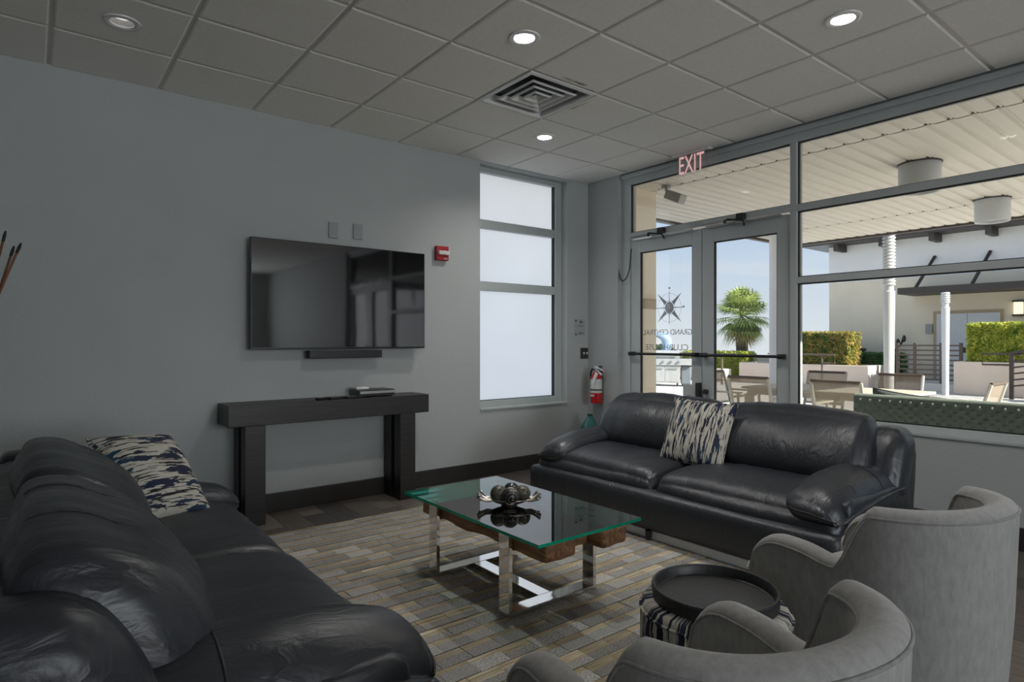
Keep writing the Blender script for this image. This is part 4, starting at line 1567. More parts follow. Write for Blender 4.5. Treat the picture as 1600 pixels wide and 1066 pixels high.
ball('decorative_ball', 'brown ball with dark round spots at the left of the bowl', -0.055, -0.006, 0.064, 0.046, M['spots'])
sball = ball('decorative_ball', 'black ball wound with a silver spiral at the front of the bowl', 0.006, -0.045, 0.060, 0.044, M['ballblack'])
sp_ = []
ax = (AY * -1 + AX * 0.25 + Vector((0, 0, -0.15))).normalized()
e1 = ax.orthogonal().normalized()
e2 = ax.cross(e1)
for k in range(240):
    th_ = 0.06 + (PI - 0.2) * k / 239
    ph = 2 * PI * 7 * k / 239
    sp_.append((ax * math.cos(th_) + (e1 * math.cos(ph) + e2 * math.sin(ph)) * math.sin(th_)) * 0.0445)
MB().tube(sp_, 0.0020, 5).build('spiral_wire', M['pewter'], sball, smooth=80)
ball('decorative_ball', 'brown ball with dark spots at the right end of the bowl', 0.070, 0.006, 0.062, 0.044, M['spots'])
ball('decorative_ball', 'plain black ball at the back of the bowl', 0.012, 0.052, 0.066, 0.044, M['ballblack'])

# ------------------------------------------------------------------ ottoman with tray top
ot = thing('drum_ottoman', 'round drum ottoman in navy streaked cloth with black tray top', 'ottoman', (1.75, 1.165, RZ))
MB().lathe([(0.205, 0.02), (0.228, 0.03), (0.234, 0.08), (0.236, 0.25), (0.236, 0.40), (0.232, 0.435), (0.222, 0.452), (0.19, 0.46)], 56).build('drum', M['ikatdrum'], ot, smooth=60)
ring_path = [(0.2345 * math.cos(2 * PI * k / 56), 0.2345 * math.sin(2 * PI * k / 56), 0.428) for k in range(57)]
MB().tube(ring_path, 0.005, 6).build('piping', M['ikatdrum'], ot, smooth=80)
MB().lathe([(0.001, 0.458), (0.186, 0.458), (0.196, 0.462), (0.199, 0.50), (0.196, 0.504), (0.190, 0.504), (0.186, 0.498), (0.182, 0.473), (0.178, 0.470), (0.001, 0.470)], 64, cap=False).build('tray', M['traywood'], ot, smooth=35)
for k in range(4):
    a = PI / 4 + k * PI / 2
    MB().lathe([(0.018, 0), (0.022, 0.025)], 12, 0.17 * math.cos(a), 0.17 * math.sin(a)).build('foot', M['blackm'], ot)


# ------------------------------------------------------------------ barrel chairs
def make_chair(label):
    c_ = thing('barrel_chair', label, 'armchair', group='grey barrel armchairs')
    HW, T = 0.328, 0.085
    path = []
    yf = 0.36
    for k in range(12):
        y = yf - k * (yf + 0.02) / 12
        path.append((-HW, y))
    for k in range(33):
        a = PI + PI * k / 32
        cx_, sy_ = math.cos(a), math.sin(a)
        path.append((HW * math.copysign(abs(cx_) ** 0.92, cx_), -0.02 + 0.285 * math.copysign(abs(sy_) ** 0.98, sy_)))
    for k in range(12):
        y = -0.02 + (k + 1) * (yf + 0.02) / 12
        path.append((HW, y))
    # resample evenly
    P = [Vector((x, y, 0)) for x, y in path]
    ln = [0]
    for a, b_ in zip(P, P[1:]):
        ln.append(ln[-1] + (b_ - a).length)
    N = 110
    Q = []
    for k in range(N + 1):
        s_ = ln[-1] * k / N
        i = max(0, min(len(P) - 2, next((j for j in range(len(ln) - 1) if ln[j + 1] >= s_), len(P) - 2)))
        t_ = (s_ - ln[i]) / max(1e-9, ln[i + 1] - ln[i])
        Q.append(P[i].lerp(P[i + 1], t_))

    def height(p):
        y = p.y
        s_ = max(0.0, min(1.0, (0.035 - y) / 0.12))
        s_ = s_ * s_ * (3 - 2 * s_)
        h = 0.640 - 0.018 * math.exp(-((y - 0.05) / 0.07) ** 2) + s_ * 0.168 + 0.012 * max(0, -y / 0.35)
        if y > 0.23:
            d_ = min(0.13, y - 0.23)
            h -= 0.13 - math.sqrt(max(0, 0.13 ** 2 - d_ ** 2))
        return h
    rings = []
    crest_out, crest_in = [], []
    for k, p in enumerate(Q):
        tg = (Q[min(k + 1, N)] - Q[max(k - 1, 0)]).normalized()
        nrm = Vector((-tg.y, tg.x, 0))      # inward
        if nrm.dot(Vector((0, 0.05, 0)) - p) < 0 and abs(p.x) > 0.3:
            nrm = -nrm
        h = height(p)
        endk = min(k, N - k)
        sec = []
        tt = T / 2
        for z in (0.09, 0.16, 0.26, 0.36, 0.46, h - tt - 0.03, h - tt):
            sc_ = 0.84 + 0.16 * min(1.0, (z / 0.62)) ** 0.8
            q = Vector((p.x * sc_, p.y * sc_, min(z, h - tt)))
            sec.append(q)
        ctr = p + nrm * tt
        for j in range(1, 8):
            a = PI - PI * j / 8
            sec.append(ctr + nrm * (-math.cos(PI - a) * tt) * 1.0 + Vector((0, 0, h - tt + tt * 0.75 * math.sin(a))))
        for z in (h - tt, h - tt - 0.04, 0.42, 0.34):
            q = p + nrm * T
            sec.append(Vector((q.x, q.y, min(z, h - tt))))
        rings.append(sec)
        crest_out.append(sec[6] + Vector((0, 0, 0.004)))
        crest_in.append(sec[14] + Vector((0, 0, 0.004)))
    mb_ = MB()
    m_ = len(rings[0])

    def squeeze(sec, f, dy):
        c0 = sum(sec, Vector((0, 0, 0))) / len(sec)
        mid = (sec[6] + sec[14]) / 2
        return [Vector((mid.x + (q.x - mid.x) * f, q.y + dy, q.z - (0.015 * (1 - f) if q.z > 0.5 else 0))) for q in sec]
    first = [squeeze(rings[0], 0.55, 0.020), squeeze(rings[0], 0.85, 0.013)]
    last = [squeeze(rings[-1], 0.85, 0.013), squeeze(rings[-1], 0.55, 0.020)]
    allr = first + rings + last
    for sec in allr:
        mb_.v += [tuple(q) for q in sec]
    for i in range(len(allr) - 1):
        for j in range(m_ - 1):
            a = i * m_ + j
            mb_.face((a, a + 1, a + m_ + 1, a + m_))
    mb_.face(list(range(m_)))
    mb_.face(list(range((len(allr) - 1) * m_, len(allr) * m_))[::-1])
    mb_.build('shell', M['greyfab'], c_, smooth=55)
    for e_ in (crest_out, crest_in):
        MB().tube(e_, 0.0045, 6).build('piping', M['greypipe'], c_, smooth=80)

    def seat_def(q, p):
        if q.y < 0:
            q.x *= 1 - 0.28 * (abs(q.y) / 0.29) ** 2
        return q
    softbox('seat_cushion', (0.243, 0.30, 0.075), (0.05, 0.05, 0.05), (16, 16, 6), M['greyfab'], c_, puff=(0, 0, 0.025), deform=seat_def, loc=(0, 0.055, 0.395))
    softbox('seat_base', (0.24, 0.275, 0.11), (0.03, 0.03, 0.03), (10, 10, 4), M['greyfab'], c_, deform=seat_def, loc=(0, 0.045, 0.21))
    for x in (-0.2, 0.2):
        for y in (-0.18, 0.22):
            MB().lathe([(0.016, 0), (0.022, 0.105)], 12, x, y).build('leg', M['espresso'], c_, smooth=40)
    return c_


ch = make_chair('grey barrel armchair nearest the camera, in front of the ottoman')
ch.location = (1.115, 0.715, 0)
ch.rotation_euler = (0, 0, math.radians(-10.5))
dup(ch, (2.335, 0.83, 0), math.radians(-9), 'grey barrel armchair right of the ottoman, before the storefront sofa')

# ------------------------------------------------------------------ patio and outside
pg = MB().box(5.05, 24, -22, 16, -0.15, -0.02)
tag(pg.build('ground_patio', M['paver']), 'pale paved roof terrace outside the glass', 'ground', kind='structure')
tag(bx(-300, 400, -300, 400, -9.0, -8.5).build('ground_bay', M['waterfar']), 'pale hazy bay water far below the terrace', 'water', kind='structure')
GZ = -0.02

# soffit over the patio
SZ = 3.05
sf = tag(bx(5.05, 10.85, -0.4, 5.6, SZ + 0.03, SZ + 0.30).build('soffit', M['soffit']), 'ribbed cream soffit of the patio roof', 'roof', kind='structure')


def soff_mesh(L_):
    mb_ = MB()
    w = 0.157
    prof = [(0.0, 0.018), (0.008, 0.018), (0.020, 0.002), (0.0785 - 0.012, 0.0), (0.0785 + 0.012, 0.0), (w - 0.036, 0.002), (w - 0.026, 0.010), (w - 0.016, 0.002), (w - 0.008, 0.006), (w, 0.018)]
    for x in (0, L_):
        for y, z in prof:
            mb_.v.append((x, y, z))
    k = len(prof)
    for i in range(k - 1):
        mb_.face((i, i + 1, k + i + 1, k + i))
    return mb_.mesh('soffit_panel', M['soffit'], 30)


segs = [(5.05, 5.69), (5.71, 9.48), (9.50, 10.85)]
for (xa, xb) in segs:
    me_ = soff_mesh(xb - xa)
    for k in range(-8, 30):
        y = 1.05 + 0.157 * k
        if y + 0.157 < 5.62:
            link('soffit_panel', me_, sf, 0, (xa, y, SZ))
for x in (5.70, 9.49):
    bx(x - 0.012, x + 0.012, -0.35, 5.6, SZ + 0.004, SZ + 0.03).build('trim_strip', M['soffitgap'], sf)
bx(10.85, 10.95, -0.4, 5.68, SZ - 0.03, SZ + 0.34).build('fascia', M['bronze'], sf)
bx(5.05, 10.95, 5.60, 5.68, SZ - 0.03, SZ + 0.34).build('fascia', M['bronze'], sf)
pier = thing('stucco_pier', 'cream stucco pier at the building corner outside the doors', 'pier', (5.425, 4.93, GZ), kind='thing')
bx(-0.36, 0.36, -0.30, 0.30, 0, SZ - GZ + 0.02).build('shaft', M['cream'], pier)
bx(-0.364, 0.364, -0.304, 0.304, 0, 0.55).build('base_band', M['pierband'], pier)
bx(-0.362, 0.362, -0.302, 0.302, 1.70, 1.82).build('string_band', M['pierband'], pier)
for xx, yy, lab in ((6.86, 2.27, 'white drum light under the soffit, nearer the glass'), (9.28, 2.29, 'white drum light under the soffit, near its outer edge')):
    o = thing('drum_light', lab, 'ceiling light', (xx, yy, SZ), group='drum lights under the soffit')
    MB().lathe([(0.175, 0.0), (0.18, -0.01), (0.18, -0.265), (0.172, -0.28), (0.16, -0.275), (0.155, -0.24), (0.001, -0.24)], 36, cap=False).build('drum', M['postw'], o, smooth=40)
    MB().lathe([(0.19, 0.012), (0.19, -0.012)], 36).build('collar', M['bronze'], o, smooth=40)
fl = thing('flood_light', 'small grey flood light under the soffit by the pier', 'light', (5.62, 4.36, SZ))
MB().lathe([(0.05, -0.03), (0.055, 0.0)], 16).build('mount', M['plate'], fl, smooth=40)
MB().tube([(0, 0, -0.02), (0.01, -0.01, -0.09)], 0.015, 8).build('arm', M['plate'], fl)
MB().box(-0.06, 0.06, -0.20, 0.02, -0.05, 0.05, mat4=Matrix.Translation((0.02, -0.03, -0.10)) @ Matrix.Rotation(0.45, 4, 'X')).build('lamp_head', M['plate'], fl, bevel=0.01)
cl = thing('round_column', 'round white column near the terrace edge of the patio roof', 'column', (9.75, 5.2, GZ), kind='thing')
MB().lathe([(0.21, 0), (0.21, SZ - GZ + 0.02)], 40).build('shaft', M['stucco'], cl, smooth=50)
MB().lathe([(0.26, 0), (0.26, 0.10), (0.23, 0.14)], 40).build('base', M['stucco'], cl, smooth=40)


def ribbed_post(loc, h, r_, rib0, label):
    p_ = thing('ribbed_post', label, 'post', loc, kind='thing', group='white ribbed posts')
    MB().lathe([(r_ * 0.82, 0), (r_ * 0.84, rib0 * 0.3), (r_ * 1.0, rib0 - 0.16)], 28).build('shaft', M['postw'], p_, smooth=40)
    MB().lathe([(r_ * 1.0, rib0 - 0.16), (r_ * 1.02, rib0 - 0.10), (r_ * 0.8, rib0 - 0.08), (r_ * 0.8, rib0)], 28).build('collar', M['postw'], p_, smooth=40)
    z = rib0
    while z < h - 0.02:
        MB().lathe([(r_ * 0.9, z), (r_ * 1.12, z + 0.012), (r_ * 1.12, z + 0.030), (r_ * 0.9, z + 0.042)], 28).build('rib', M['postw'], p_, smooth=40)
        z += 0.055
    MB().lathe([(r_ * 0.9, rib0), (r_ * 0.9, h)], 24).build('core', M['postw'], p_, smooth=40)


ribbed_post((11.25, 4.17, GZ), 3.12, 0.088, 2.25, 'large white ribbed post outside the patio roof edge')
ribbed_post((17.6, 5.27, GZ), 2.52, 0.088, 2.25, 'smaller white ribbed post in front of the pale double door')


# wicker outdoor sofa
ws = thing('wicker_sofa', 'dark green grey wicker sofa outside against the storefront', 'sofa', (5.28, 2.22, GZ))
WL, WH = 3.0, 0.875


def weave(u, v):
    y = -WL * u
    z = 0.12 + (WH - 0.12) * v
    fz = 0.011 * (1 if (int(u * WL / 0.036) + int(v * (WH - 0.12) / 0.030)) % 2 else -0.4)
    s_ = math.sin(PI * ((v * (WH - 0.12) / 0.030) % 1.0)) * math.sin(PI * ((u * WL / 0.036) % 1.0))
    return (-fz * s_ * 1.6, y, z)


wv = MB()
wv.grid(weave, 500, 126)
wv.build('wicker_back', M['wicker'], ws, smooth=70)
bx(0.002, 0.06, -WL, 0, 0.10, WH).build('back_core', M['wicker'], ws)
MB().tube([(0.03, 0, WH), (0.03, -WL, WH)], 0.03, 8).build('top_rail', M['wicker'], ws, smooth=60)
bx(0.06, 0.80, -WL, 0, 0.10, 0.30).build('seat_frame', M['wicker'], ws)
for y in (-0.10, -WL):
    bx(0.06, 0.80, y, y + 0.10, 0.30, 0.62).build('arm', M['wicker'], ws, bevel=0.02)
for k in range(3):
    softbox('seat_cushion', (0.34, 0.45, 0.07), 0.05, (8, 8, 4), M['cushd'], ws, loc=(0.46, -0.58 - 0.92 * k, 0.37))
for x in (0.06, 0.74):
    for y in (-0.08, -WL + 0.08):
        bx(x - 0.02, x + 0.02, y - 0.02, y + 0.02, 0, 0.11).build('leg', M['bronze'], ws)
pillow('outdoor_pillow', 'striped charcoal pillow leaning on the wicker sofa outside', 0.5, 0.5, 0.08, M['cushd'], ((0.10, -1, -0.12), (-0.28, 0.12, 0.92)), (5.60, 1.95, 0.655))


# patio table and chairs
pt = thing('patio_table', 'long pale patio dining table outside the doors', 'table', (7.65, 3.45, GZ))
for k in range(9):
    bx(-0.50 + k * 0.1115, -0.50 + k * 0.1115 + 0.105, -0.92, 0.92, 0.725, 0.752).build('slat', M['tabletop'], pt, bevel=0.003)
for x in (-0.46, 0.40):
    bx(x, x + 0.06, -0.86, 0.86, 0.66, 0.725).build('apron', M['alu'], pt)
for y in (-0.86, 0.80):
    bx(-0.40, 0.40, y, y + 0.06, 0.66, 0.725).build('apron', M['alu'], pt)
for x in (-0.47, 0.39):
    for y in (-0.89, 0.81):
        bx(x, x + 0.08, y, y + 0.08, 0, 0.66).build('leg', M['alu'], pt, bevel=0.004)


def make_pchair(label):
    c_ = thing('patio_chair', label, 'chair', group='sling chairs around the patio table')
    # faces +x
    for s_ in (-1, 1):
        y = s_ * 0.255
        MB().tube([(-0.33, y, 0.90), (-0.20, y, 0.44), (-0.28, y, 0.0)], 0.020, 8).build('rear_leg', M['alu'], c_, smooth=40)
        MB().tube([(0.24, y, 0.0), (0.22, y, 0.64)], 0.018, 8).build('front_leg', M['alu'], c_, smooth=40)
        bx(-0.26, 0.27, y - 0.028, y + 0.028, 0.64, 0.662).build('armrest', M['tabletop'], c_, bevel=0.004)
        MB().tube([(-0.20, y, 0.42), (0.23, y, 0.42)], 0.015, 8).build('seat_rail', M['alu'], c_, smooth=40)
    MB().tube([(-0.33, -0.255, 0.90), (-0.33, 0.255, 0.90)], 0.018, 8).build('top_rail', M['brown'], c_, smooth=40)
    MB().tube([(-0.215, -0.255, 0.48), (-0.215, 0.255, 0.48)], 0.014, 8).build('lower_rail', M['alu'], c_, smooth=40)
    MB().grid(lambda u, v: (-0.325 + 0.115 * (1 - v), -0.24 + 0.48 * u, 0.49 + 0.40 * v), 6, 6).build('back_sling', M['sling'], c_)
    MB().grid(lambda u, v: (-0.20 + 0.43 * v, -0.24 + 0.48 * u, 0.425 - 0.015 * math.sin(PI * v)), 6, 6).build('seat_sling', M['sling'], c_)
    return c_


PC = [((6.98, 2.98), 0.0, 'sling patio chair with its back to the glass, nearer the wicker sofa'), ((6.98, 3.98), 0.0, 'sling patio chair with its back to the glass, nearer the doors'),
      ((8.32, 3.08), PI, 'sling patio chair across the table, by the ribbed post'), ((8.32, 3.98), PI, 'sling patio chair across the table, before the orange hedge'),
      ((7.55, 4.72), -PI / 2, 'sling patio chair at the table end nearest the grill'), ((7.72, 2.18), PI / 2, 'sling patio chair at the table end behind the wicker sofa')]
pc0 = None
for (x, y), rz, lab in PC:
    if pc0 is None:
        pc0 = make_pchair(lab)
        pc0.location = (x, y, GZ)
        pc0.rotation_euler = (0, 0, rz)
    else:
        dup(pc0, (x, y, GZ), rz, lab)


# foliage
def leaf_cloud(n, sampler, size, seed, flat=0.0):
    rnd = random.Random(seed)
    mb_ = MB()
    for _ in range(n):
        c_ = Vector(sampler(rnd))
        a = Vector((rnd.uniform(-1, 1), rnd.uniform(-1, 1), rnd.uniform(-1, 1))).normalized()
        b2 = a.orthogonal().normalized()
        s_ = size * rnd.uniform(0.6, 1.3)
        n0_ = len(mb_.v)
        for (p, q) in ((-1, 0), (0, -0.45), (1, 0), (0, 0.45)):
            mb_.v.append(tuple(c_ + a * p * s_ + b2 * q * s_))
        mb_.face((n0_, n0_ + 1, n0_ + 2, n0_ + 3))
    return mb_


def hedge(name, label, x0, x1, y0, y1, z0, z1, mk, n, size=0.05, seed=1):
    loc = ((x0 + x1) / 2, (y0 + y1) / 2, z0)
    h = thing(name, label, 'hedge', loc)
    hx, hy, hz_ = (x1 - x0) / 2, (y1 - y0) / 2, z1 - z0
    def core_def(q, p):
        return q + Vector((noise.noise(q * 3), noise.noise(q * 3 + Vector((3, 1, 1))), noise.noise(q * 3 + Vector((7, 2, 5))))) * 0.05
    softbox('core', (hx - 0.06, hy - 0.06, hz_ / 2 - 0.03), 0.06, (10, 16, 8), M['leafgreen'] if mk != 'leafyellow' else M[mk], h, deform=core_def, loc=(0, 0, hz_ / 2))

    def samp(r_):
        f = r_.random()
        if f < 0.45:
            return (-hx + r_.uniform(-0.03, 0.05), r_.uniform(-hy, hy), r_.uniform(0.02, hz_))
        if f < 0.75:
            return (r_.uniform(-hx, hx), r_.uniform(-hy, hy), hz_ + r_.uniform(-0.06, 0.04))
        return (r_.uniform(-hx, hx), math.copysign(hy + r_.uniform(-0.05, 0.03), r_.uniform(-1, 1)), r_.uniform(0.02, hz_))
    lf = leaf_cloud(n, samp, size, seed).build('foliage', M[mk], h)
    lf['kind'] = 'stuff'
    return h


def planter(name, label, x0, x1, y0, y1, z1):
    p_ = thing(name, label, 'planter', ((x0 + x1) / 2, (y0 + y1) / 2, GZ))
    hx, hy = (x1 - x0) / 2, (y1 - y0) / 2
    w = MB()
    w.box(-hx, -hx + 0.15, -hy, hy, 0, z1 - GZ)
    w.box(hx - 0.15, hx, -hy, hy, 0, z1 - GZ)
    w.box(-hx + 0.15, hx - 0.15, -hy, -hy + 0.15, 0, z1 - GZ)
    w.box(-hx + 0.15, hx - 0.15, hy - 0.15, hy, 0, z1 - GZ)
    w.build('walls', M['planter'], p_, bevel=0.02)
    bx(-hx + 0.15, hx - 0.15, -hy + 0.15, hy - 0.15, 0, z1 - GZ - 0.06).build('soil', M['soil'], p_)
    return p_


planter('stucco_planter', 'low peach stucco planter wall under the orange green hedge', 18.2, 19.3, 7.26, 11.2, 0.62)
hedge('hedge', 'orange and green clipped hedge left of the pale building', 18.35, 19.15, 7.85, 10.2, 0.56, 1.55, 'leaforange', 5200, 0.05, 2)
hedge('hedge', 'low dark green hedge beside the slatted gate', 19.6, 20.2, 7.0, 8.6, GZ, 0.93, 'leafgreen', 3400, 0.045, 3)
planter('stucco_planter', 'peach stucco planter wall under the bright yellow green hedge', 18.2, 19.2, 1.6, 5.28, 0.80)
hedge('hedge', 'bright yellow green clipped hedge before the double door', 18.32, 19.08, 1.8, 5.02, 0.74, 1.72, 'leafyellow', 9000, 0.05, 4)
planter('stucco_planter', 'long peach planter wall seen through the glass doors', 17.6, 18.1, 11.4, 18.0, 0.40)
hedge('hedge', 'long low green hedge seen through the glass doors', 19.0, 19.6, 11.4, 14.0, GZ, 0.92, 'leafyellow', 5200, 0.045, 5)
tag(bx(20.6, 20.8, 10.3, 26, GZ, 0.80).build('parapet', M['planter']), 'low stucco parapet at the terrace edge below the palm', 'parapet')

# building beyond
bd = thing('pale_building', 'pale stucco building with dark awning across the terrace', 'building', (21, 4.0, GZ))
bx(0, 6, -14, 5.60, 0, 4.44).build('wall', M['cream'], bd)
bx(-0.004, 0.03, -14, 5.604, 3.25, 4.44).build('upper_wall_sheen', M['whitestucco'], bd)  # whiter face imitates the pane's reflection over the upper wall
bx(-0.75, 6.4, -14, 6.15, 4.44, 4.66).build('roof_eave', M['bronze'], bd)
for y in (5.1, 3.77, 2.44, 1.11, -0.22):
    bx(-0.65, 0.0, y - 0.07, y + 0.07, 4.22, 4.44).build('eave_bracket', M['bronze'], bd)
bx(-1.25, 0.0, -3.6, 3.10, 2.68, 2.86).build('awning', M['bronze'], bd)
for yt, yb in ((2.55, 2.72), (1.22, 1.38), (-0.2, 0.0)):
    MB().tube([(-0.01, yt, 3.82), (-1.0, yb, 2.86)], 0.045, 8).build('awning_rod', M['bronze'], bd)
bx(-0.05, 0.01, 0.93, 2.58, 0, 2.20).build('door_frame', M['pierband'], bd)
for y0, y1 in ((0.99, 1.735), (1.745, 2.49)):
    dd = bx(-0.07, -0.04, y0, y1, 0.02, 2.12).build('door_leaf', M['doorw'], bd)
    bx(-0.10, -0.07, (y1 - 0.09) if y0 < 1.5 else (y0 + 0.03), (y1 - 0.03) if y0 < 1.5 else (y0 + 0.09), 1.0, 1.15).build('handle', M['bronze'], dd)
bx(-0.06, 0.0, 2.60, 2.78, 1.55, 1.83).build('meter_box', M['plate'], bd)
lm = bx(-0.14, -0.02, 0.50, 0.68, 2.05, 2.38).build('wall_lamp', M['lampglass'], bd)
bx(-0.16, 0.0, 0.47, 0.71, 2.38, 2.43).build('lamp_cap', M['bronze'], lm)
bx(-0.16, 0.0, 0.47, 0.71, 2.00, 2.05).build('lamp_base', M['bronze'], lm)

# raised landing with slatted gate and fence
tag(bx(18.9, 20.6, 5.30, 6.85, GZ, 0.18).build('landing', M['stucco']), 'low white landing step behind the gate', 'step')
ft = thing('slat_fence', 'dark brown horizontal slat gate and fence before the building', 'fence', (18.95, 6.05, GZ))
for y in (0.76, 0.33, -0.28, -0.72):
    bx(-0.03, 0.03, y - 0.035, y + 0.035, 0.20, 1.28).build('post', M['brown'], ft)
for k in range(8):
    z = 0.28 + k * 0.13
    bx(-0.015, 0.015, -0.72, 0.76, z, z + 0.04).build('slat', M['brown'], ft)
# stair rail at the right
st = thing('stair_rail', 'dark metal stair railing by the yellow green hedge', 'railing', (17.6, 3.78, GZ))
bx(-0.04, 0.04, 0.16, 0.24, 0, 1.08).build('post', M['bronze'], st)
for k in range(6):
    MB().tube([(0, 0.2, 0.30 + k * 0.14), (-0.6, -1.2, 0.55 + k * 0.14)], 0.02, 6).build('rail', M['bronze'], st)
MB().tube([(0, 0.22, 1.05), (-0.7, -1.2, 1.35)], 0.03, 8).build('handrail', M['bronze'], st, smooth=40)
MB().tube([(0, 0.20, 1.03), (0, 0.75, 1.03), (0, 0.75, 0.78), (0, 0.20, 0.78)], 0.022, 8).build('rail_loop', M['bronze'], st, smooth=40)
for k in range(2):
    tag(bx(16.9 + k * 0.35, 17.6, 1.5, 3.62 - 0.05 * k, GZ + 0.17 * k, GZ + 0.17 * (k + 1)).build('stair_step', M['beige'], bevel=0.01), ('lower' if k == 0 else 'upper') + ' cream block step at the foot of the stair railing', 'step')
# thin rail by the orange hedge
rl = thing('garden_rail', 'thin brown handrail in front of the orange green hedge', 'railing', (17.4, 8.15, GZ))
MB().tube([(0, 0, 0), (0, 0, 0.95)], 0.025, 8).build('post', M['brown'], rl)
MB().tube([(0, 1.6, 0.95), (0, -0.35, 0.95), (0, -0.35, 0.72), (0, 0, 0.72)], 0.022, 8).build('handrail', M['brown'], rl)
MB().tube([(0, 1.5, 0), (0, 1.5, 0.95)], 0.025, 8).build('post', M['brown'], rl)
r2 = thing('terrace_rail', 'brown railing before the planter seen through the right door', 'railing', (16.6, 11.2, GZ))
for y in (0.75, -0.12, -0.42, 1.15):
    MB().tube([(0, y, 0), (0, y, 0.93)], 0.03, 8).build('post', M['brown'], r2)
MB().tube([(0, 1.15, 0.93), (0, -0.9, 0.93)], 0.025, 8).build('handrail', M['brown'], r2)
MB().tube([(0, 1.15, 0.14), (0, -0.9, 0.14)], 0.02, 8).build('low_rail', M['brown'], r2)
# planter box and metal ornament by the wall
pb_ = thing('planter_box', 'dark planter box with small pink flowers by the building wall', 'planter', (20.6, 8.75, GZ))
bx(-0.25, 0.25, -0.32, 0.32, 0, 1.08).build('box', M['terracotta'], pb_, bevel=0.01)
bx(-0.28, 0.28, -0.36, 0.36, 1.02, 1.10).build('rim', M['terracotta'], pb_, bevel=0.01)
fo = leaf_cloud(260, lambda r_: (r_.uniform(-0.2, 0.2), r_.uniform(-0.22, 0.22), 1.1 + abs(r_.gauss(0, 0.11))), 0.05, 9).build('flowers', M['flower'], pb_)
fo['kind'] = 'stuff'
mo = thing('metal_ornament', 'dark metal plant ornament standing before the building wall', 'ornament', (20.5, 7.45, GZ))
MB().tube([(0, 0, 0), (0, 0.02, 1.15)], 0.03, 8).build('stem', M['bronze'], mo)
MB().tube([(0, 0.02, 1.0), (0, 0.22, 1.12), (0, 0.24, 1.3)], 0.03, 8).build('branch', M['bronze'], mo)
MB().tube([(0, 0.02, 1.0), (0, -0.16, 1.2), (0, -0.24, 1.4)], 0.03, 8).build('branch', M['bronze'], mo)
for (y, z) in ((0.24, 1.34), (-0.10, 1.30), (-0.26, 1.40)):
    MB().sphere((0, y, z), 0.07, 10, 8, 0, (1, 0.7, 1.5)).build('bud', M['bronze'], mo, smooth=80)
MB().lathe([(0.2, 0), (0.2, 0.03)], 20).build('base', M['bronze'], mo)

# grill
gr = thing('gas_grill', 'stainless gas grill with two cabinet doors beyond the left door', 'grill', (14.9, 11.6, GZ), math.radians(38))
bx(-0.30, 0.30, -0.42, 0.42, 0.10, 0.62).build('cabinet', M['steelgrill'], gr, bevel=0.01)
for y0 in (-0.41, 0.005):
    q = bx(-0.315, -0.30, y0, y0 + 0.405, 0.14, 0.60).build('door', M['steelgrill'], gr, bevel=0.004)
    MB().tube([(-0.34, y0 + 0.05, 0.52), (-0.34, y0 + 0.35, 0.52)], 0.012, 8).build('handle', M['steel'], q)
bx(-0.36, 0.30, -0.80, 0.80, 0.62, 0.80).build('control_panel', M['steelgrill'], gr, bevel=0.01)
for k in range(4):
    y = -0.38 + k * 0.22
    MB().tube([(-0.40, y, 0.71), (-0.36, y, 0.71)], 0.035, 12).build('knob', M['greyblue'], gr, smooth=40)
MB().tube([(0, -0.42, 0.86), (0, 0.42, 0.86)], 0.20, 18).build('lid', M['steelgrill'], gr, smooth=40)
MB().tube([(-0.24, -0.36, 0.90), (-0.24, 0.36, 0.90)], 0.018, 8).build('lid_handle', M['steel'], gr)
for x in (-0.24, 0.24):
    for y in (-0.36, 0.36):
        MB().tube([(x, y - 0.02, 0.05), (x, y + 0.02, 0.05)], 0.05, 12).build('caster', M['blackm'], gr, smooth=40)
bx(-0.24, 0.22, -0.74, -0.46, 0.06, 0.60).build('side_cabinet', M['greyblue'], gr, bevel=0.03)
for y in (-0.70, -0.50):
    MB().tube([(-0.2, y - 0.02, 0.05), (-0.2, y + 0.02, 0.05)], 0.05, 12).build('caster', M['blackm'], gr, smooth=40)

# blue leaping fish statue
fs_ = thing('fish_statue', 'blue leaping fish statue on a dark pole beyond the grill', 'statue', (18.7, 14.6, GZ))
MB().tube([(0, 0, 0), (0, 0, 0.85)], 0.10, 10).build('pole', M['bronze'], fs_)
R_ = Vector((0.787, -0.617, 0))
bp_ = [(-0.52, 1.52), (-0.36, 1.58), (-0.18, 1.55), (-0.02, 1.50), (0.10, 1.36), (0.12, 1.18), (0.08, 1.0), (0.02, 0.86), (-0.06, 0.78)]
MB().tube([R_ * a + Vector((0, 0, z)) for a, z in bp_], 0.1, 12, radii=[0.02, 0.07, 0.11, 0.16, 0.20, 0.19, 0.17, 0.14, 0.06]).build('body', M['statue'], fs_, smooth=80)
tl = MB()
for pts in ([(0.02, 0.92), (-0.40, 0.72), (-0.46, 0.90), (-0.1, 0.96)], [(0.10, 0.98), (0.34, 0.78), (0.20, 1.10), (0.12, 1.25)], [(0.05, 1.5), (0.20, 1.66), (0.22, 1.48), (0.12, 1.36)]):
    n0_ = len(tl.v)
    for s_ in (-0.015, 0.015):
        for a, z in pts:
            q = R_ * a + Vector((0.617, 0.787, 0)) * s_ + Vector((0, 0, z))
            tl.v.append(tuple(q))
    tl.face((n0_, n0_ + 1, n0_ + 2, n0_ + 3))
    tl.face((n0_ + 7, n0_ + 6, n0_ + 5, n0_ + 4))
    for k in range(4):
        k2 = (k + 1) % 4
        tl.face((n0_ + k, n0_ + 4 + k, n0_ + 4 + k2, n0_ + k2))
tl.build('fins', M['statue'], fs_)
bs = thing('round_bush', 'dark green round bush behind the blue fish statue', 'bush', (19.3, 15.2, GZ))
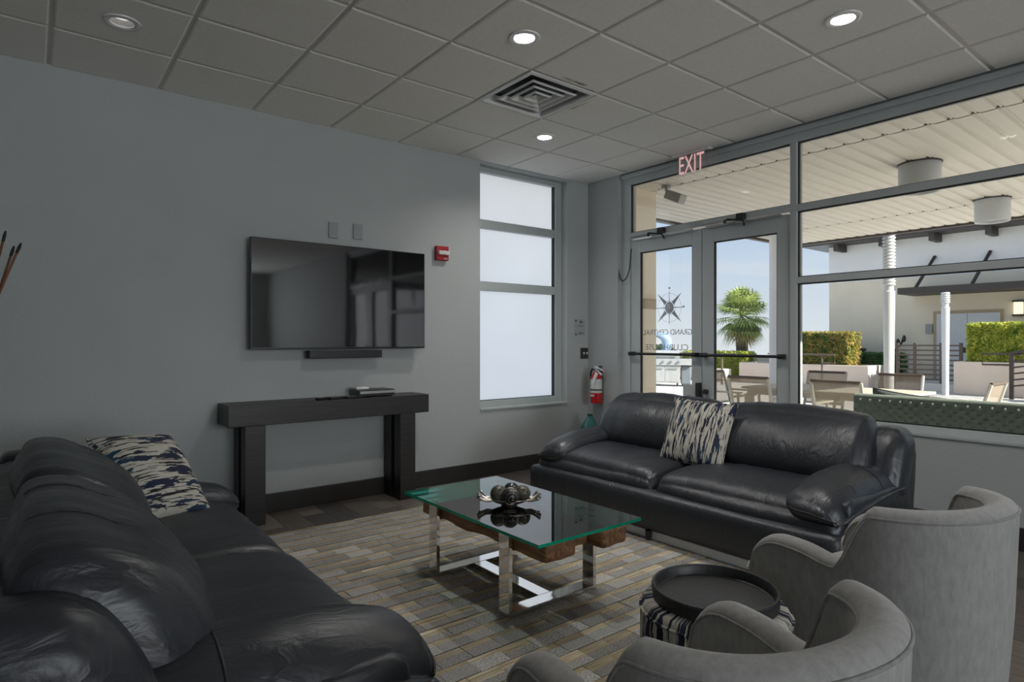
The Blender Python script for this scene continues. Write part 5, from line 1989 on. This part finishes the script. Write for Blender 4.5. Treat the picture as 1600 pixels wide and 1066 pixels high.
lf = leaf_cloud(1500, lambda r_: tuple(Vector((r_.gauss(0, 1), r_.gauss(0, 1), r_.gauss(0, 1))).normalized() * r_.uniform(0.75, 1.0) * 0.62 + Vector((0, 0, 0.62))), 0.07, 12).build('foliage', M['treeleaf'], bs)
lf['kind'] = 'stuff'
MB().sphere((0, 0, 0.6), 0.52, 14, 10).build('core', M['treeleaf'], bs)

# fan palm
pm = thing('fan_palm', 'green fan palm with drooping dry fronds beyond the terrace', 'palm tree', (22.8, 13.9, -3.0))
MB().tube([(0, 0, 0), (0.05, 0, 2.5), (0, 0, 5.1)], 0.2, 12, radii=[0.26, 0.22, 0.24]).build('trunk', M['trunk'], pm, smooth=60)
rnd = random.Random(5)
for k in range(72):
    az = rnd.uniform(0, 2 * PI)
    el = math.radians([78, 55, 35, 12, -12, -38, -62][k % 7] + rnd.uniform(-9, 9)) if k > 2 else math.radians(82 + k * 3)
    d_ = Vector((math.cos(az) * math.cos(el), math.sin(az) * math.cos(el), math.sin(el)))
    side = d_.cross(Vector((0, 0, 1))).normalized()
    up_ = side.cross(d_).normalized()
    c0 = Vector((0, 0, 5.35))
    stem = 0.55 + 0.15 * rnd.random()
    hub = c0 + d_ * stem + Vector((0, 0, -0.05 * stem))
    fm = MB()
    fm.tube([c0, hub], 0.012, 5)
    for j in range(17):
        a = math.radians(-105 + 210 * j / 16)
        L_ = 0.74 * (0.72 + 0.28 * math.cos(a * 0.8)) * rnd.uniform(0.88, 1.08)
        v1 = (d_ * math.cos(a) + side * math.sin(a)).normalized()
        w_ = v1.cross(up_).normalized() * 0.030
        p1 = hub + v1 * L_ * 0.55 + up_ * 0.03
        p2 = hub + v1 * L_ + Vector((0, 0, -0.20 * L_))
        n0_ = len(fm.v)
        fm.v += [tuple(hub), tuple(p1 + w_), tuple(p2), tuple(p1 - w_)]
        fm.face((n0_, n0_ + 1, n0_ + 2, n0_ + 3))
    fm.build('frond', M['palmdry'] if el < math.radians(-45) else M['palmleaf'], pm)


# trees and a low building seen only in the television's reflection
def tree(loc, h, r_, label, seed):
    t_ = thing('shade_tree', label, 'tree', loc)
    MB().tube([(0, 0, 0), (0.1, 0, h * 0.4), (0, 0.1, h * 0.7)], 0.15, 10, radii=[0.2, 0.15, 0.08]).build('trunk', M['trunk'], t_, smooth=60)
    cen = [Vector((0, 0, h * 0.72))] + [Vector((math.cos(a) * r_ * 0.55, math.sin(a) * r_ * 0.55, h * (0.58 + 0.1 * (k % 3)))) for k, a in enumerate([0, 1.1, 2.2, 3.2, 4.3, 5.3])]

    def samp(rr):
        c_ = rr.choice(cen)
        return tuple(c_ + Vector((rr.gauss(0, 1), rr.gauss(0, 1), rr.gauss(0, 1))).normalized() * r_ * 0.6 * rr.uniform(0.6, 1.0))
    l_ = leaf_cloud(3500, samp, 0.13, seed).build('foliage', M['treeleaf'], t_)
    l_['kind'] = 'stuff'


tree((9.5, -8.2, GZ), 4.6, 1.6, 'leafy green tree outside, mirrored at the right of the television', 21)
tree((11.0, -14.2, GZ), 4.4, 1.3, 'leafy green tree further off, mirrored near the television centre', 22)
